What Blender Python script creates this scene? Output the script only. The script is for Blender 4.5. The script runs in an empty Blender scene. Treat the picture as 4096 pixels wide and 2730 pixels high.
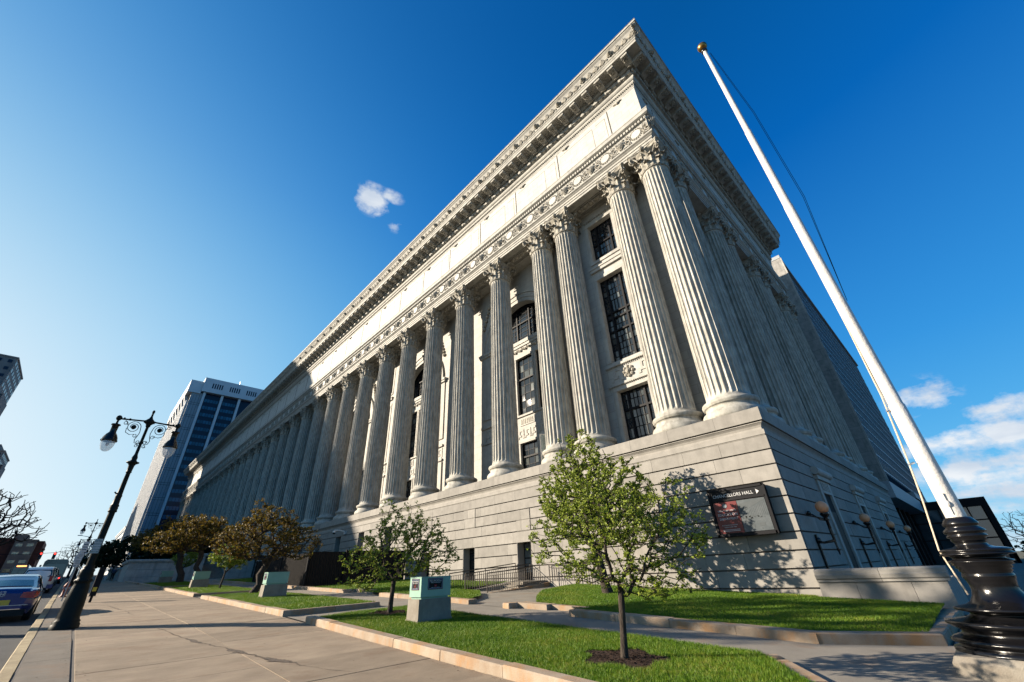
import bpy, math, random
import numpy as np
from mathutils import Vector, Matrix
from math import sin, cos, pi, radians, sqrt, atan2, hypot, tan
S = bpy.context.scene
C = S.collection
rnd = random.Random(7)

# ------------------------------------------------------------------ camera
cam_d = bpy.data.cameras.new('camera'); cam = bpy.data.objects.new('camera', cam_d); C.objects.link(cam)
YAW, PIT, ROL = radians(44.76624), radians(29.74692), radians(-2.67379)
fw = Vector((sin(YAW)*cos(PIT), cos(YAW)*cos(PIT), sin(PIT)))
rt = Vector((cos(YAW), -sin(YAW), 0)); up = rt.cross(fw)
r2 = cos(ROL)*rt + sin(ROL)*up; u2 = -sin(ROL)*rt + cos(ROL)*up
cam.matrix_world = Matrix(((r2.x, u2.x, -fw.x, 0), (r2.y, u2.y, -fw.y, 0), (r2.z, u2.z, -fw.z, 0), (0, 0, 0, 1)))
cam_d.sensor_width = 36; cam_d.lens = 14.2086; cam_d.clip_start = .05; cam_d.clip_end = 4000
S.camera = cam

# ------------------------------------------------------------------ sky, sun, exposure
SUN_EL = radians(21.0)
sun_h = Vector((-.712, .702)).normalized()
sun_dir = Vector((sun_h.x*cos(SUN_EL), sun_h.y*cos(SUN_EL), sin(SUN_EL)))     # towards the sun
W = bpy.data.worlds.new('World'); S.world = W; W.use_nodes = True
nt = W.node_tree; nt.nodes.clear()
def N(t, kind, **kw):
    n = t.nodes.new(kind)
    for k, v in kw.items():
        if k.startswith('i_'):
            key = k[2:]
            n.inputs[int(key) if key.isdigit() else key.replace('_', ' ')].default_value = v
        else: setattr(n, k, v)
    return n
def L(t, a, b): t.links.new(a, b)
def math_(t, op, a, b=None, clamp=False, c=None):
    n = t.nodes.new('ShaderNodeMath'); n.operation = op; n.use_clamp = clamp
    for i, x in enumerate((a, b, c)):
        if x is None: continue
        if isinstance(x, (int, float)): n.inputs[i].default_value = x
        else: t.links.new(x, n.inputs[i])
    return n.outputs[0]
sky = N(nt, 'ShaderNodeTexSky', sky_type='NISHITA', sun_disc=False, sun_elevation=SUN_EL,
        sun_rotation=atan2(sun_h.x, sun_h.y), altitude=50, air_density=1.0, dust_density=.35, ozone_density=2.2)
hsv0 = N(nt, 'ShaderNodeHueSaturation', i_Saturation=1.3, i_Value=1.0)
L(nt, sky.outputs[0], hsv0.inputs['Color'])
tc = N(nt, 'ShaderNodeTexCoord')
def vdot(v):
    n = N(nt, 'ShaderNodeVectorMath', operation='DOT_PRODUCT'); L(nt, tc.outputs['Generated'], n.inputs[0]); n.inputs[1].default_value = v
    return n.outputs['Value']
# clear spring air: deep blue overhead, whitened by haze low down and on the sun's side, the same all round
SKYK = 1/(.115*2**1.5)
sp = N(nt, 'ShaderNodeSeparateXYZ'); L(nt, tc.outputs['Generated'], sp.inputs[0])
zc = math_(nt, 'MAXIMUM', sp.outputs[2], 0.0)
dr = N(nt, 'ShaderNodeValToRGB'); L(nt, zc, dr.inputs[0]); e_ = dr.color_ramp.elements
for i, (p_, c_) in enumerate([(0, (.14, .47, .84)), (.10, (.08, .40, .80)), (.34, (.030, .275, .70)), (.70, (.0, .123, .465)), (.925, (0, .082, .30)), (1, (0, .075, .28))]):
    if i > 1: e_.new(p_)
for i, (p_, c_) in enumerate([(0, (.14, .47, .84)), (.10, (.08, .40, .80)), (.34, (.030, .275, .70)), (.70, (.0, .123, .465)), (.925, (0, .082, .30)), (1, (0, .075, .28))]):
    e_[i].position = p_; e_[i].color = (*c_, 1)
cs = math_(nt, 'MULTIPLY', vdot(sun_dir), 1/.9, True)
zz_ = math_(nt, 'MULTIPLY', zc, 1/.5)
hz_ = math_(nt, 'MULTIPLY', math_(nt, 'POWER', cs, 2.5), math_(nt, 'EXPONENT', math_(nt, 'MULTIPLY', math_(nt, 'MULTIPLY', zz_, zz_), -1.0)))
hz_ = math_(nt, 'ADD', math_(nt, 'MULTIPLY', hz_, 1.4), math_(nt, 'MULTIPLY', math_(nt, 'EXPONENT', math_(nt, 'MULTIPLY', zc, -14.0)), .45), True)
sd = N(nt, 'ShaderNodeSeparateColor'); L(nt, dr.outputs[0], sd.inputs[0]); hm = N(nt, 'ShaderNodeCombineColor')   # haze scatters blue first, then green, then red
for i_, (hv_, ex_) in enumerate(((.79, 1.0), (.89, .62), (.94, .37))):
    f_ = math_(nt, 'POWER', hz_, ex_)
    L(nt, math_(nt, 'ADD', math_(nt, 'MULTIPLY', sd.outputs[i_], math_(nt, 'SUBTRACT', 1.0, f_)), math_(nt, 'MULTIPLY', f_, hv_)), hm.inputs[i_])
hk = N(nt, 'ShaderNodeVectorMath', operation='SCALE'); L(nt, hm.outputs[0], hk.inputs[0]); hk.inputs['Scale'].default_value = SKYK
hsv = N(nt, 'ShaderNodeMixRGB'); hsv.inputs[0].default_value = .97; L(nt, hsv0.outputs[0], hsv.inputs[1]); L(nt, hk.outputs[0], hsv.inputs[2])
def pix(u, v):
    a = (u-2048)/1616.62; b = -(v-1365)/1616.62
    return (r2*a + u2*b + fw).normalized()
cn = N(nt, 'ShaderNodeTexNoise', i_Scale=13.0, i_Detail=9.0, i_Roughness=.6)
mp = N(nt, 'ShaderNodeMapping'); mp.inputs['Scale'].default_value = (1, 1, 2.6)
L(nt, tc.outputs['Generated'], mp.inputs['Vector']); L(nt, mp.outputs[0], cn.inputs['Vector'])
cn2 = N(nt, 'ShaderNodeTexNoise', i_Scale=26.0, i_Detail=6.0, i_Roughness=.62)
L(nt, tc.outputs['Generated'], cn2.inputs['Vector'])
# small puffs of cumulus, each an ellipse of directions broken up by noise; (u, v, half width, half height, tilt)
CL = [(1490, 800, .046, .040, 0, 1.6), (1545, 785, .046, .020, 0, .95), (1478, 750, .026, .016, 0, .6), (1585, 905, .030, .020, 0, .55), (3690, 1592, .060, .044, 0, .8), (4070, 1640, .085, .045, 0, .8),
      (3900, 1765, .14, .036, 0, .9), (4040, 1728, .09, .034, 0, 1.1), (3860, 1870, .11, .036, 0, 1.1), (3950, 1900, .10, .024, 0, .8), (4030, 1960, .11, .024, 0, .8),
      (3590, 1915, .045, .030, 0, .9), (4080, 2020, .16, .02, 0, .6), (4600, 1800, .3, .05, 0, .9), (5000, 2100, .4, .05, 0, .9)]
tot = None
for (u, v, sa, sb, tl, wgt) in CL:
    d = pix(u, v); hz = Vector((d.y, -d.x, 0)).normalized(); vt = hz.cross(d); hz = hz*.999
    a = math_(nt, 'MULTIPLY', vdot(hz), 1/sa); b = math_(nt, 'MULTIPLY', vdot(vt), 1/sb)
    r = math_(nt, 'SQRT', math_(nt, 'ADD', math_(nt, 'MULTIPLY', a, a), math_(nt, 'MULTIPLY', b, b)))
    m = math_(nt, 'MULTIPLY', math_(nt, 'SUBTRACT', 1.0, r), wgt)
    f = math_(nt, 'GREATER_THAN', vdot(d), 0.0)
    m = math_(nt, 'MULTIPLY', math_(nt, 'MAXIMUM', m, 0.0), f)
    tot = m if tot is None else math_(nt, 'MAXIMUM', tot, m)
nz = math_(nt, 'ADD', math_(nt, 'MULTIPLY', cn.outputs[0], .75), math_(nt, 'MULTIPLY', cn2.outputs[0], .55))
dens = math_(nt, 'ADD', math_(nt, 'MULTIPLY', tot, .62), math_(nt, 'MULTIPLY', math_(nt, 'SUBTRACT', nz, .66), 1.9))
dens = math_(nt, 'MULTIPLY', math_(nt, 'SUBTRACT', dens, .10), 2.3, True)
dens = math_(nt, 'MULTIPLY', dens, math_(nt, 'MULTIPLY', tot, 3.2, True))
dens = math_(nt, 'MULTIPLY', dens, .95)
lit = N(nt, 'ShaderNodeValToRGB'); lit.color_ramp.elements[0].position = .40; lit.color_ramp.elements[1].position = .66
lit.color_ramp.elements[0].color = (1.9, 2.15, 2.5, 1); lit.color_ramp.elements[1].color = (2.75, 2.85, 2.95, 1)
cn3 = N(nt, 'ShaderNodeTexNoise', i_Scale=7.0, i_Detail=5.0); mp3 = N(nt, 'ShaderNodeMapping'); mp3.inputs['Scale'].default_value = (1, 1, 4); mp3.inputs['Location'].default_value = (.3, .1, .2)
L(nt, tc.outputs['Generated'], mp3.inputs['Vector']); L(nt, mp3.outputs[0], cn3.inputs['Vector']); L(nt, cn3.outputs[0], lit.inputs[0])
mx = N(nt, 'ShaderNodeMixRGB'); L(nt, dens, mx.inputs[0]); L(nt, hsv.outputs[0], mx.inputs[1]); L(nt, lit.outputs[0], mx.inputs[2])
bg = N(nt, 'ShaderNodeBackground', i_Strength=.115); L(nt, mx.outputs[0], bg.inputs[0])
wo = N(nt, 'ShaderNodeOutputWorld'); L(nt, bg.outputs[0], wo.inputs[0])

sl = bpy.data.lights.new('sun', 'SUN'); so = bpy.data.objects.new('sun', sl); C.objects.link(so)
sl.energy = 5.0; sl.angle = radians(.5); sl.color = (1, .865, .69)
so.rotation_euler = sun_dir.to_track_quat('Z', 'Y').to_euler()
S.view_settings.view_transform = 'Standard'; S.view_settings.look = 'None'
S.view_settings.exposure = 1.5; S.view_settings.gamma = 1; S.view_settings.use_curve_mapping = False

# ------------------------------------------------------------------ materials
def mat(name, col, rough=.85, col2=None, scale=6, bump=0, bscale=None, metal=0, spec=.3, rand=0, detail=6, coat=0, stretch=None, extra=None, speck=0):
    m = bpy.data.materials.new(name); m.use_nodes = True; t = m.node_tree
    b = t.nodes['Principled BSDF']; b.inputs['Roughness'].default_value = rough; b.inputs['Metallic'].default_value = metal
    b.inputs['Specular IOR Level'].default_value = spec; b.inputs['Coat Weight'].default_value = coat
    co = N(t, 'ShaderNodeNewGeometry').outputs['Position']
    if stretch:
        q = N(t, 'ShaderNodeMapping'); q.inputs['Scale'].default_value = stretch; L(t, co, q.inputs['Vector']); co = q.outputs[0]
    c2 = col2 or tuple(x*.8 for x in col)
    n = N(t, 'ShaderNodeTexNoise', i_Scale=scale, i_Detail=detail, i_Roughness=.6); L(t, co, n.inputs['Vector'])
    r = N(t, 'ShaderNodeValToRGB'); r.color_ramp.elements[0].position = .33; r.color_ramp.elements[1].position = .67
    r.color_ramp.elements[0].color = (*c2, 1); r.color_ramp.elements[1].color = (*col, 1); L(t, n.outputs[0], r.inputs[0])
    out = r.outputs[0]
    if extra: out = extra(t, out, co)
    if speck:
        sn = N(t, 'ShaderNodeTexNoise', i_Scale=140.0, i_Detail=2.0); L(t, co, sn.inputs['Vector'])
        k = math_(t, 'ADD', math_(t, 'MULTIPLY', math_(t, 'SUBTRACT', sn.outputs[0], .5), speck*4), 1.0)
        vm = N(t, 'ShaderNodeVectorMath', operation='SCALE'); L(t, out, vm.inputs[0]); L(t, k, vm.inputs['Scale']); out = vm.outputs[0]
    if rand:
        oi = N(t, 'ShaderNodeObjectInfo')
        k = math_(t, 'ADD', math_(t, 'MULTIPLY', oi.outputs['Random'], rand), 1-rand*.6)
        vm = N(t, 'ShaderNodeVectorMath', operation='SCALE'); L(t, out, vm.inputs[0]); L(t, k, vm.inputs['Scale']); out = vm.outputs[0]
    L(t, out, b.inputs['Base Color'])
    if bump:
        n2 = N(t, 'ShaderNodeTexNoise', i_Scale=bscale or scale*6, i_Detail=5.0); L(t, co, n2.inputs['Vector'])
        bp = N(t, 'ShaderNodeBump', i_Strength=bump, i_Distance=.02); L(t, n2.outputs[0], bp.inputs['Height']); L(t, bp.outputs[0], b.inputs['Normal'])
    return m
def streak(col, amount, sx=1.2, sz=.12, thr=.52):
    """rain streaks and soot: noise stretched down the wall"""
    def f(t, out, co):
        q = N(t, 'ShaderNodeMapping'); q.inputs['Scale'].default_value = (sx, sx, sz); L(t, co, q.inputs['Vector'])
        n = N(t, 'ShaderNodeTexNoise', i_Scale=2.2, i_Detail=7.0, i_Roughness=.65); L(t, q.outputs[0], n.inputs['Vector'])
        k = math_(t, 'MULTIPLY', math_(t, 'MULTIPLY', math_(t, 'SUBTRACT', n.outputs[0], thr), 6, True), amount)
        x = N(t, 'ShaderNodeMixRGB'); L(t, k, x.inputs[0]); L(t, out, x.inputs[1]); x.inputs[2].default_value = (*col, 1)
        return x.outputs[0]
    return f
def ashlar(bw, bh, dark=.75, st=None, mortar=.012):
    """fine flush joints of a wall too smooth to show its stones as relief"""
    def f(t, out, co):
        if st: out = st(t, out, co)
        sx = N(t, 'ShaderNodeSeparateXYZ'); L(t, co, sx.inputs[0])
        cb = N(t, 'ShaderNodeCombineXYZ'); L(t, math_(t, 'ADD', sx.outputs[0], sx.outputs[1]), cb.inputs[0]); L(t, sx.outputs[2], cb.inputs[1])
        br = N(t, 'ShaderNodeTexBrick', i_Scale=1.0, i_Mortar_Size=mortar, i_Brick_Width=bw, i_Row_Height=bh, i_Mortar_Smooth=.1)
        br.inputs['Color1'].default_value = (1, 1, 1, 1); br.inputs['Color2'].default_value = (.9, .9, .92, 1); br.inputs['Mortar'].default_value = (dark, dark, dark, 1)
        L(t, cb.outputs[0], br.inputs['Vector'])
        x = N(t, 'ShaderNodeMixRGB', blend_type='MULTIPLY'); x.inputs[0].default_value = 1; L(t, out, x.inputs[1]); L(t, br.outputs[0], x.inputs[2])
        return x.outputs[0]
    return f
soot = streak((.22, .20, .18), .55)
M = {}
M['marble'] = mat('marble', (0.3564, 0.3489, 0.3185), .7, (0.2655, 0.2578, 0.2389), 1.6, .25, 30, extra=streak((0.1290, 0.1251, 0.1137), .45), rand=.08)
M['marble_wall'] = mat('marble_wall', (0.3943, 0.3830, 0.3526), .75, (0.3262, 0.3185, 0.2920), 1.1, .1, 30, extra=ashlar(1.5, .52, .66, streak((0.1820, 0.1744, 0.1516), .25)))
M['marble_attic'] = mat('marble_attic', (0.4385, 0.4297, 0.3991), .7, (0.3683, 0.3596, 0.3333), 1.2, .08, 30, extra=ashlar(1.0962, 0.5261, 0.6314))
M['carved'] = mat('carved_marble', (0.3498, 0.3313, 0.2866), .8, (0.1488, 0.1377, 0.1154), 5, .3, 40)
M['shaft'] = mat('column_marble', (0.3810, 0.3674, 0.3266), .65, (0.2268, 0.2177, 0.1923), 3.2, .35, 26, extra=streak((0.1089, 0.0998, 0.0862), .5, 1.6, .3, .50), rand=.14, stretch=(1, 1, .55))
M['granite'] = mat('podium_granite', (0.2290, 0.2158, 0.1958), .8, (0.1826, 0.1726, 0.1560), 2.5, .15, 90, rand=.26, speck=.14, extra=streak((0.1262, 0.1162, 0.1030), .3))
M['seam'] = mat('dark_seam', (.06, .055, .05), .95)
M['joint'] = mat('joint_shadow_mortar', (.10, .09, .08), .95)
M['kerb'] = mat('kerb_granite', (0.3024, 0.2478, 0.1890), .85, (0.2436, 0.1806, 0.1260), 3.5, .3, 70, rand=.18, speck=.14, extra=streak((0.3024, 0.1596, 0.0630), .75, 1.0, .5, .48))
M['kerb_street'] = mat('street_kerb_granite', (0.3360, 0.2772, 0.1680), .85, (0.2100, 0.1596, 0.0924), 3.0, .3, 70, rand=.2, speck=.1)
def pave(t, out, co):
    n = N(t, 'ShaderNodeTexNoise', i_Scale=.9, i_Detail=8.0, i_Roughness=.7); L(t, co, n.inputs['Vector'])
    k = math_(t, 'MULTIPLY', math_(t, 'SUBTRACT', n.outputs[0], .53), 5, True)
    x = N(t, 'ShaderNodeMixRGB'); L(t, math_(t, 'MULTIPLY', k, .75), x.inputs[0]); L(t, out, x.inputs[1]); x.inputs[2].default_value = (.17, .105, .065, 1)
    v = N(t, 'ShaderNodeTexVoronoi', i_Scale=5.0); L(t, co, v.inputs['Vector'])
    g = math_(t, 'LESS_THAN', v.outputs['Distance'], .035)
    y = N(t, 'ShaderNodeMixRGB'); L(t, math_(t, 'MULTIPLY', g, .7), y.inputs[0]); L(t, x.outputs[0], y.inputs[1]); y.inputs[2].default_value = (.07, .055, .045, 1)
    return y.outputs[0]
M['slab'] = mat('pavement_concrete', (0.2646, 0.2083, 0.1470), .9, (0.1974, 0.1529, 0.1075), 1.5, .4, 60, rand=.26, speck=.14, stretch=(1, 1.6, 1), extra=pave)
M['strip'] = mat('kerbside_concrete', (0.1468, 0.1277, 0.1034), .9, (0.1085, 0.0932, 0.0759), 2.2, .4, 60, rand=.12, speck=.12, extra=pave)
M['path'] = mat('path_concrete', (0.2126, 0.1928, 0.1609), .9, (0.1724, 0.1551, 0.1296), 1.4, .3, 60, rand=.08, speck=.08, extra=pave)
M['asphalt'] = mat('asphalt', (0.0479, 0.0491, 0.0511), .9, (0.0319, 0.0332, 0.0351), 1.2, .6, 60, speck=.35)
M['crack'] = mat('broken_tarmac_filling', (.05, .045, .04), .95, (.16, .12, .09), 30, 1, 80)
M['earth'] = mat('ground_earth', (.10, .09, .065), .95, (.07, .075, .04), .5)
M['soil'] = mat('lawn_soil', (.030, .045, .012), .95, (.035, .032, .015), 8)
M['mulch'] = mat('bark_mulch', (0.0543, 0.0287, 0.0179), .95, (0.0223, 0.0115, 0.0076), 40, 1, 90)
M['black_iron'] = mat('black_gloss_iron', (.004, .004, .005), .22, (.006, .006, .007), 4, .15, 22, spec=.28, coat=.12)
M['lamp_iron'] = mat('dark_green_iron', (.004, .0065, .0065), .5, (.007, .011, .0105), 6, .15, 30, spec=.12)
M['rail'] = mat('rail_iron', (.012, .011, .010), .5, (.03, .02, .015), 10)
M['dark'] = mat('dark_interior', (.01, .01, .011), .9)
M['frame'] = mat('black_window_frame', (.008, .008, .010), .55, spec=.12)
M['pane'] = mat('window_glass', (.012, .016, .020), .015, (.02, .024, .028), .8, .02, 3, spec=.6, rand=.5)
M['pane_pale'] = mat('glass_with_blind', (.11, .12, .115), .03, (.04, .045, .045), .8, spec=.6, rand=.7)
M['white_paint'] = mat('white_paint', (0.5040, 0.4872, 0.4620), .38, (0.4368, 0.4200, 0.3948), 3, .5, 25, spec=.4, extra=streak((0.2772, 0.2436, 0.2100), .5, 6, .5, .55))
M['brass'] = mat('aged_brass', (.33, .20, .06), .35, (.18, .10, .03), 5, metal=.9)
M['rope'] = mat('rope', (.50, .42, .32), .9)
M['mint'] = mat('mint_green_paint', (0.1915, 0.3192, 0.2554), .45, (0.1660, 0.2809, 0.2234), 3, .05, 30, spec=.4, rand=.06)
M['concrete_block'] = mat('pedestal_granite', (0.2171, 0.1979, 0.1660), .9, (0.1660, 0.1436, 0.1149), 4, .3, 60, speck=.14, extra=streak((0.1021, 0.0830, 0.0638), .35))
M['fence'] = mat('black_corrugated_metal', (.010, .009, .009), .7, (.02, .016, .013), 6, spec=.12)
M['sign_black'] = mat('black_enamel', (.006, .007, .009), .45, spec=.12)
M['sign_red'] = mat('red_enamel', (0.1053, 0.0035, 0.0042), .35, (0.0843, 0.0028, 0.0035), 2, spec=.4)
M['sign_white'] = mat('white_lettering', (0.4788, 0.4788, 0.4788), .5)
M['sign_silver'] = mat('grey_print', (0.2107, 0.2426, 0.2554), .5, (0.1404, 0.1660, 0.1788), 3)
M['sign_dark'] = mat('dark_print', (.05, .06, .065), .5)
M['sign_green'] = mat('green_lettering', (.02, .12, .09), .5)
M['sign_blue'] = mat('blue_border', (.14, .20, .32), .4)
M['globe'] = mat('amber_frosted_glass', (.74, .31, .15), .35, (.68, .28, .13), 5, spec=.4)
M['steel'] = mat('grey_steel', (.30, .32, .34), .45, metal=.5)
M['rubber'] = mat('rubber', (.015, .015, .015), .85)
M['chrome'] = mat('bright_metal', (.6, .6, .62), .2, metal=1)
def glow(name, col, st):
    m = bpy.data.materials.new(name); m.use_nodes = True; b = m.node_tree.nodes['Principled BSDF']
    b.inputs['Base Color'].default_value = (*col, 1); b.inputs['Emission Color'].default_value = (*col, 1); b.inputs['Emission Strength'].default_value = st
    tn = N(m.node_tree, 'ShaderNodeTexNoise', i_Scale=9.0)
    L(m.node_tree, math_(m.node_tree, 'MULTIPLY', tn.outputs[0], .2), b.inputs['Roughness'])
    return m
M['headlight'] = glow('lit_headlight', (1, .62, .25), 4)
M['red_light'] = glow('lit_red_lamp', (1, .03, .02), 2.5)
M['matrix'] = glow('lit_destination_blind', (1, .3, .08), 1.5)
def glassy(name, col, alpha, rough=.05):
    m = bpy.data.materials.new(name); m.use_nodes = True; t = m.node_tree; b = t.nodes['Principled BSDF']
    b.inputs['Roughness'].default_value = rough; b.inputs['Specular IOR Level'].default_value = .7
    n = N(t, 'ShaderNodeTexNoise', i_Scale=3.0); r = N(t, 'ShaderNodeValToRGB'); L(t, n.outputs[0], r.inputs[0])
    r.color_ramp.elements[0].color = (*[c*.85 for c in col], 1); r.color_ramp.elements[1].color = (*col, 1); L(t, r.outputs[0], b.inputs['Base Color'])
    tr = N(t, 'ShaderNodeBsdfTransparent'); x = N(t, 'ShaderNodeMixShader'); x.inputs[0].default_value = alpha
    L(t, tr.outputs[0], x.inputs[1]); L(t, b.outputs[0], x.inputs[2]); L(t, x.outputs[0], t.nodes['Material Output'].inputs[0])
    return m
M['pavilion_glass'] = mat('pavilion_glass', (.035, .055, .065), .05, (.02, .03, .036), .6, spec=1.0)
M['photo_print'] = mat('photo_print', (0.0850, 0.0950, 0.1000), .3, (0.0500, 0.0600, 0.0650), 3)
M['yellow_print'] = mat('yellow_print', (.55, .40, .04), .5)
M['gold_pane'] = mat('gold_reflecting_pane', (.50, .40, .20), .1, (.12, .12, .10), 1.5, spec=1)
M['clear'] = glassy('clear_dome_glass', (.75, .8, .85), .45)
M['leaf_glass'] = glassy('open_casement_glass', (.35, .42, .40), .55)
def leafmat(name, cols, trans=.35, scale=5):
    m = bpy.data.materials.new(name); m.use_nodes = True; t = m.node_tree; t.nodes.clear()
    co = N(t, 'ShaderNodeNewGeometry').outputs['Position']
    n = N(t, 'ShaderNodeTexNoise', i_Scale=float(scale), i_Detail=3.0); L(t, co, n.inputs['Vector'])
    w = N(t, 'ShaderNodeTexWhiteNoise', noise_dimensions='3D')
    sn = N(t, 'ShaderNodeVectorMath', operation='SNAP'); sn.inputs[1].default_value = (.05, .05, .05); L(t, co, sn.inputs[0]); L(t, sn.outputs[0], w.inputs[0])
    k = math_(t, 'ADD', math_(t, 'MULTIPLY', n.outputs[0], .7), math_(t, 'MULTIPLY', w.outputs['Value'], .35))
    r = N(t, 'ShaderNodeValToRGB'); L(t, k, r.inputs[0]); e = r.color_ramp.elements
    while len(e) < len(cols): e.new(.5)
    for i, c in enumerate(cols): e[i].position = .2+.6*i/(len(cols)-1); e[i].color = (*c, 1)
    d = N(t, 'ShaderNodeBsdfPrincipled', i_Roughness=.55); d.inputs['Specular IOR Level'].default_value = .3; L(t, r.outputs[0], d.inputs['Base Color'])
    tr = N(t, 'ShaderNodeBsdfTranslucent'); L(t, r.outputs[0], tr.inputs[0])
    x = N(t, 'ShaderNodeMixShader'); x.inputs[0].default_value = trans; L(t, d.outputs[0], x.inputs[1]); L(t, tr.outputs[0], x.inputs[2])
    o = N(t, 'ShaderNodeOutputMaterial'); L(t, x.outputs[0], o.inputs[0]); return m
M['leaf_green'] = leafmat('fresh_green_leaves', [(0.0382, 0.0655, 0.0065), (0.1201, 0.1693, 0.0131), (0.2184, 0.2730, 0.0273), (0.3276, 0.3713, 0.0764)], .3)
M['leaf_orange'] = leafmat('bronze_leaves', [(0.0252, 0.0294, 0.0042), (0.1176, 0.0588, 0.0076), (0.0924, 0.0840, 0.0101), (0.1764, 0.1008, 0.0134), (0.0924, 0.1092, 0.0126)])
M['leaf_dark'] = leafmat('dark_leaves', [(.012, .020, .008), (.03, .045, .015)])
M['grass'] = leafmat('grass_blades', [(0.0252, 0.0714, 0.0025), (0.0630, 0.1386, 0.0042), (0.1050, 0.1806, 0.0076), (0.1848, 0.2016, 0.0252)], .3, .7)
M['bark'] = mat('bark', (0.0479, 0.0370, 0.0287), .95, (0.0192, 0.0140, 0.0115), 18, 1, 60, stretch=(1, 1, .3))

# ------------------------------------------------------------------ helpers
class MB:
    """collects faces; build() links them as ONE mesh object"""
    def __init__(s): s.v = []; s.f = []; s.mi = []; s.cur = 0
    def face(s, *p):
        n = len(s.v); s.v += [tuple(q) for q in p]; s.f.append(tuple(range(n, n+len(p)))); s.mi.append(s.cur)
    def box(s, x0, x1, y0, y1, z0, z1):
        s.hexa([(x0, y0, z0), (x1, y0, z0), (x1, y1, z0), (x0, y1, z0), (x0, y0, z1), (x1, y0, z1), (x1, y1, z1), (x0, y1, z1)])
    def hexa(s, p):
        n = len(s.v); s.v += [tuple(q) for q in p]
        for f in ((0, 3, 2, 1), (4, 5, 6, 7), (0, 1, 5, 4), (1, 2, 6, 5), (2, 3, 7, 6), (3, 0, 4, 7)):
            s.f.append(tuple(n+i for i in f)); s.mi.append(s.cur)
    def grid(s, rows, closed=False):
        n = len(s.v); m = len(rows[0])
        for r in rows: s.v += [tuple(q) for q in r]
        for i in range(len(rows)-1):
            for j in range(m if closed else m-1):
                k = (j+1) % m
                s.f.append((n+i*m+j, n+i*m+k, n+(i+1)*m+k, n+(i+1)*m+j)); s.mi.append(s.cur)
    def cap(s, ring):
        n = len(s.v); s.v += [tuple(q) for q in ring]; s.f.append(tuple(range(n, n+len(ring)))); s.mi.append(s.cur)
    def lathe(s, prof, c=(0, 0, 0), seg=20, caps=False, sx=1, sy=1):
        rows = [[(c[0]+r*sx*cos(2*pi*j/seg), c[1]+r*sy*sin(2*pi*j/seg), c[2]+z) for j in range(seg)] for r, z in prof]
        s.grid(rows, True)
        if caps: s.cap(rows[0][::-1]); s.cap(rows[-1])
    def tube(s, pts, rad, seg=6, caps=True):
        pts = [Vector(p) for p in pts]
        if not hasattr(rad, '__len__'): rad = [rad]*len(pts)
        rows = []; ref = None
        for i, p in enumerate(pts):
            d = (pts[min(i+1, len(pts)-1)]-pts[max(i-1, 0)])
            d = d.normalized() if d.length > 1e-9 else Vector((0, 0, 1))
            if ref is None: ref = Vector((1, 0, 0)) if abs(d.x) < .8 else Vector((0, 1, 0))
            a = d.cross(ref)
            a = a.normalized() if a.length > 1e-6 else d.orthogonal().normalized()
            b = d.cross(a); ref = -b if False else ref
            rows.append([p+(a*cos(2*pi*j/seg)+b*sin(2*pi*j/seg))*rad[i] for j in range(seg)])
        s.grid(rows, True)
        if caps: s.cap(rows[0][::-1]); s.cap(rows[-1])
    def sphere(s, c, r, seg=12, ring=8, sz=1):
        s.lathe([(max(r*sin(pi*i/ring), 1e-4), -r*sz*cos(pi*i/ring)) for i in range(ring+1)], c, seg)
    def prism(s, poly, a, b):
        """poly: list of 3-vectors, extruded by vector from a to b"""
        A = [Vector(p)+Vector(a) for p in poly]; B = [Vector(p)+Vector(b) for p in poly]
        s.cap(A[::-1]); s.cap(B); s.grid([A, B], True)
    def mesh(s, name, mats, smooth=False):
        me = bpy.data.meshes.new(name); me.from_pydata(s.v, [], s.f)
        for m in (mats if isinstance(mats, (list, tuple)) else [mats]): me.materials.append(M[m] if isinstance(m, str) else m)
        if any(s.mi): me.polygons.foreach_set('material_index', s.mi)
        if smooth: me.polygons.foreach_set('use_smooth', [True]*len(me.polygons)); 
        me.update(); return me
    def build(s, name, mats, parent=None, smooth=False, loc=None):
        return link(name, s.mesh(name, mats, smooth), parent, loc)
WL = {}                                                     # world location of every parent
def link(name, data, parent=None, loc=None, scale=None, rot=None):
    """a mesh given in world coordinates, or around `loc` when loc is given"""
    o = bpy.data.objects.new(name, data); C.objects.link(o)
    p = WL.get(parent.name, Vector()) if parent else Vector()
    l = Vector(loc) if loc is not None else Vector()
    if parent: o.parent = parent
    o.location = l-p; WL[o.name] = l
    if scale: o.scale = scale
    if rot is not None: o.rotation_euler = (0, 0, rot)
    return o
def tag(o, label=None, cat=None, group=None, kind=None):
    for k, v in (('label', label), ('category', cat), ('group', group), ('kind', kind)):
        if v: o[k] = v
    return o
def thing(name, label, cat, loc=(0, 0, 0), group=None):
    o = bpy.data.objects.new(name, None); C.objects.link(o); o.location = loc; o.empty_display_size = .2
    WL[o.name] = Vector(loc); return tag(o, label, cat, group)
def struct(name, loc=(0, 0, 0)):
    o = bpy.data.objects.new(name, None); C.objects.link(o); o.location = loc; WL[o.name] = Vector(loc); o['kind'] = 'structure'; return o
def copy_tree(o, loc=None, parent=None, rotz=None):
    c = o.copy(); C.objects.link(c)
    if parent is not None: c.parent = parent
    if loc is not None: c.location = loc; WL[c.name] = Vector(loc)
    if rotz is not None: c.rotation_euler = (0, 0, rotz)
    for ch in list(o.children): copy_tree(ch, None, c)
    return c
cubes = {}
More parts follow.
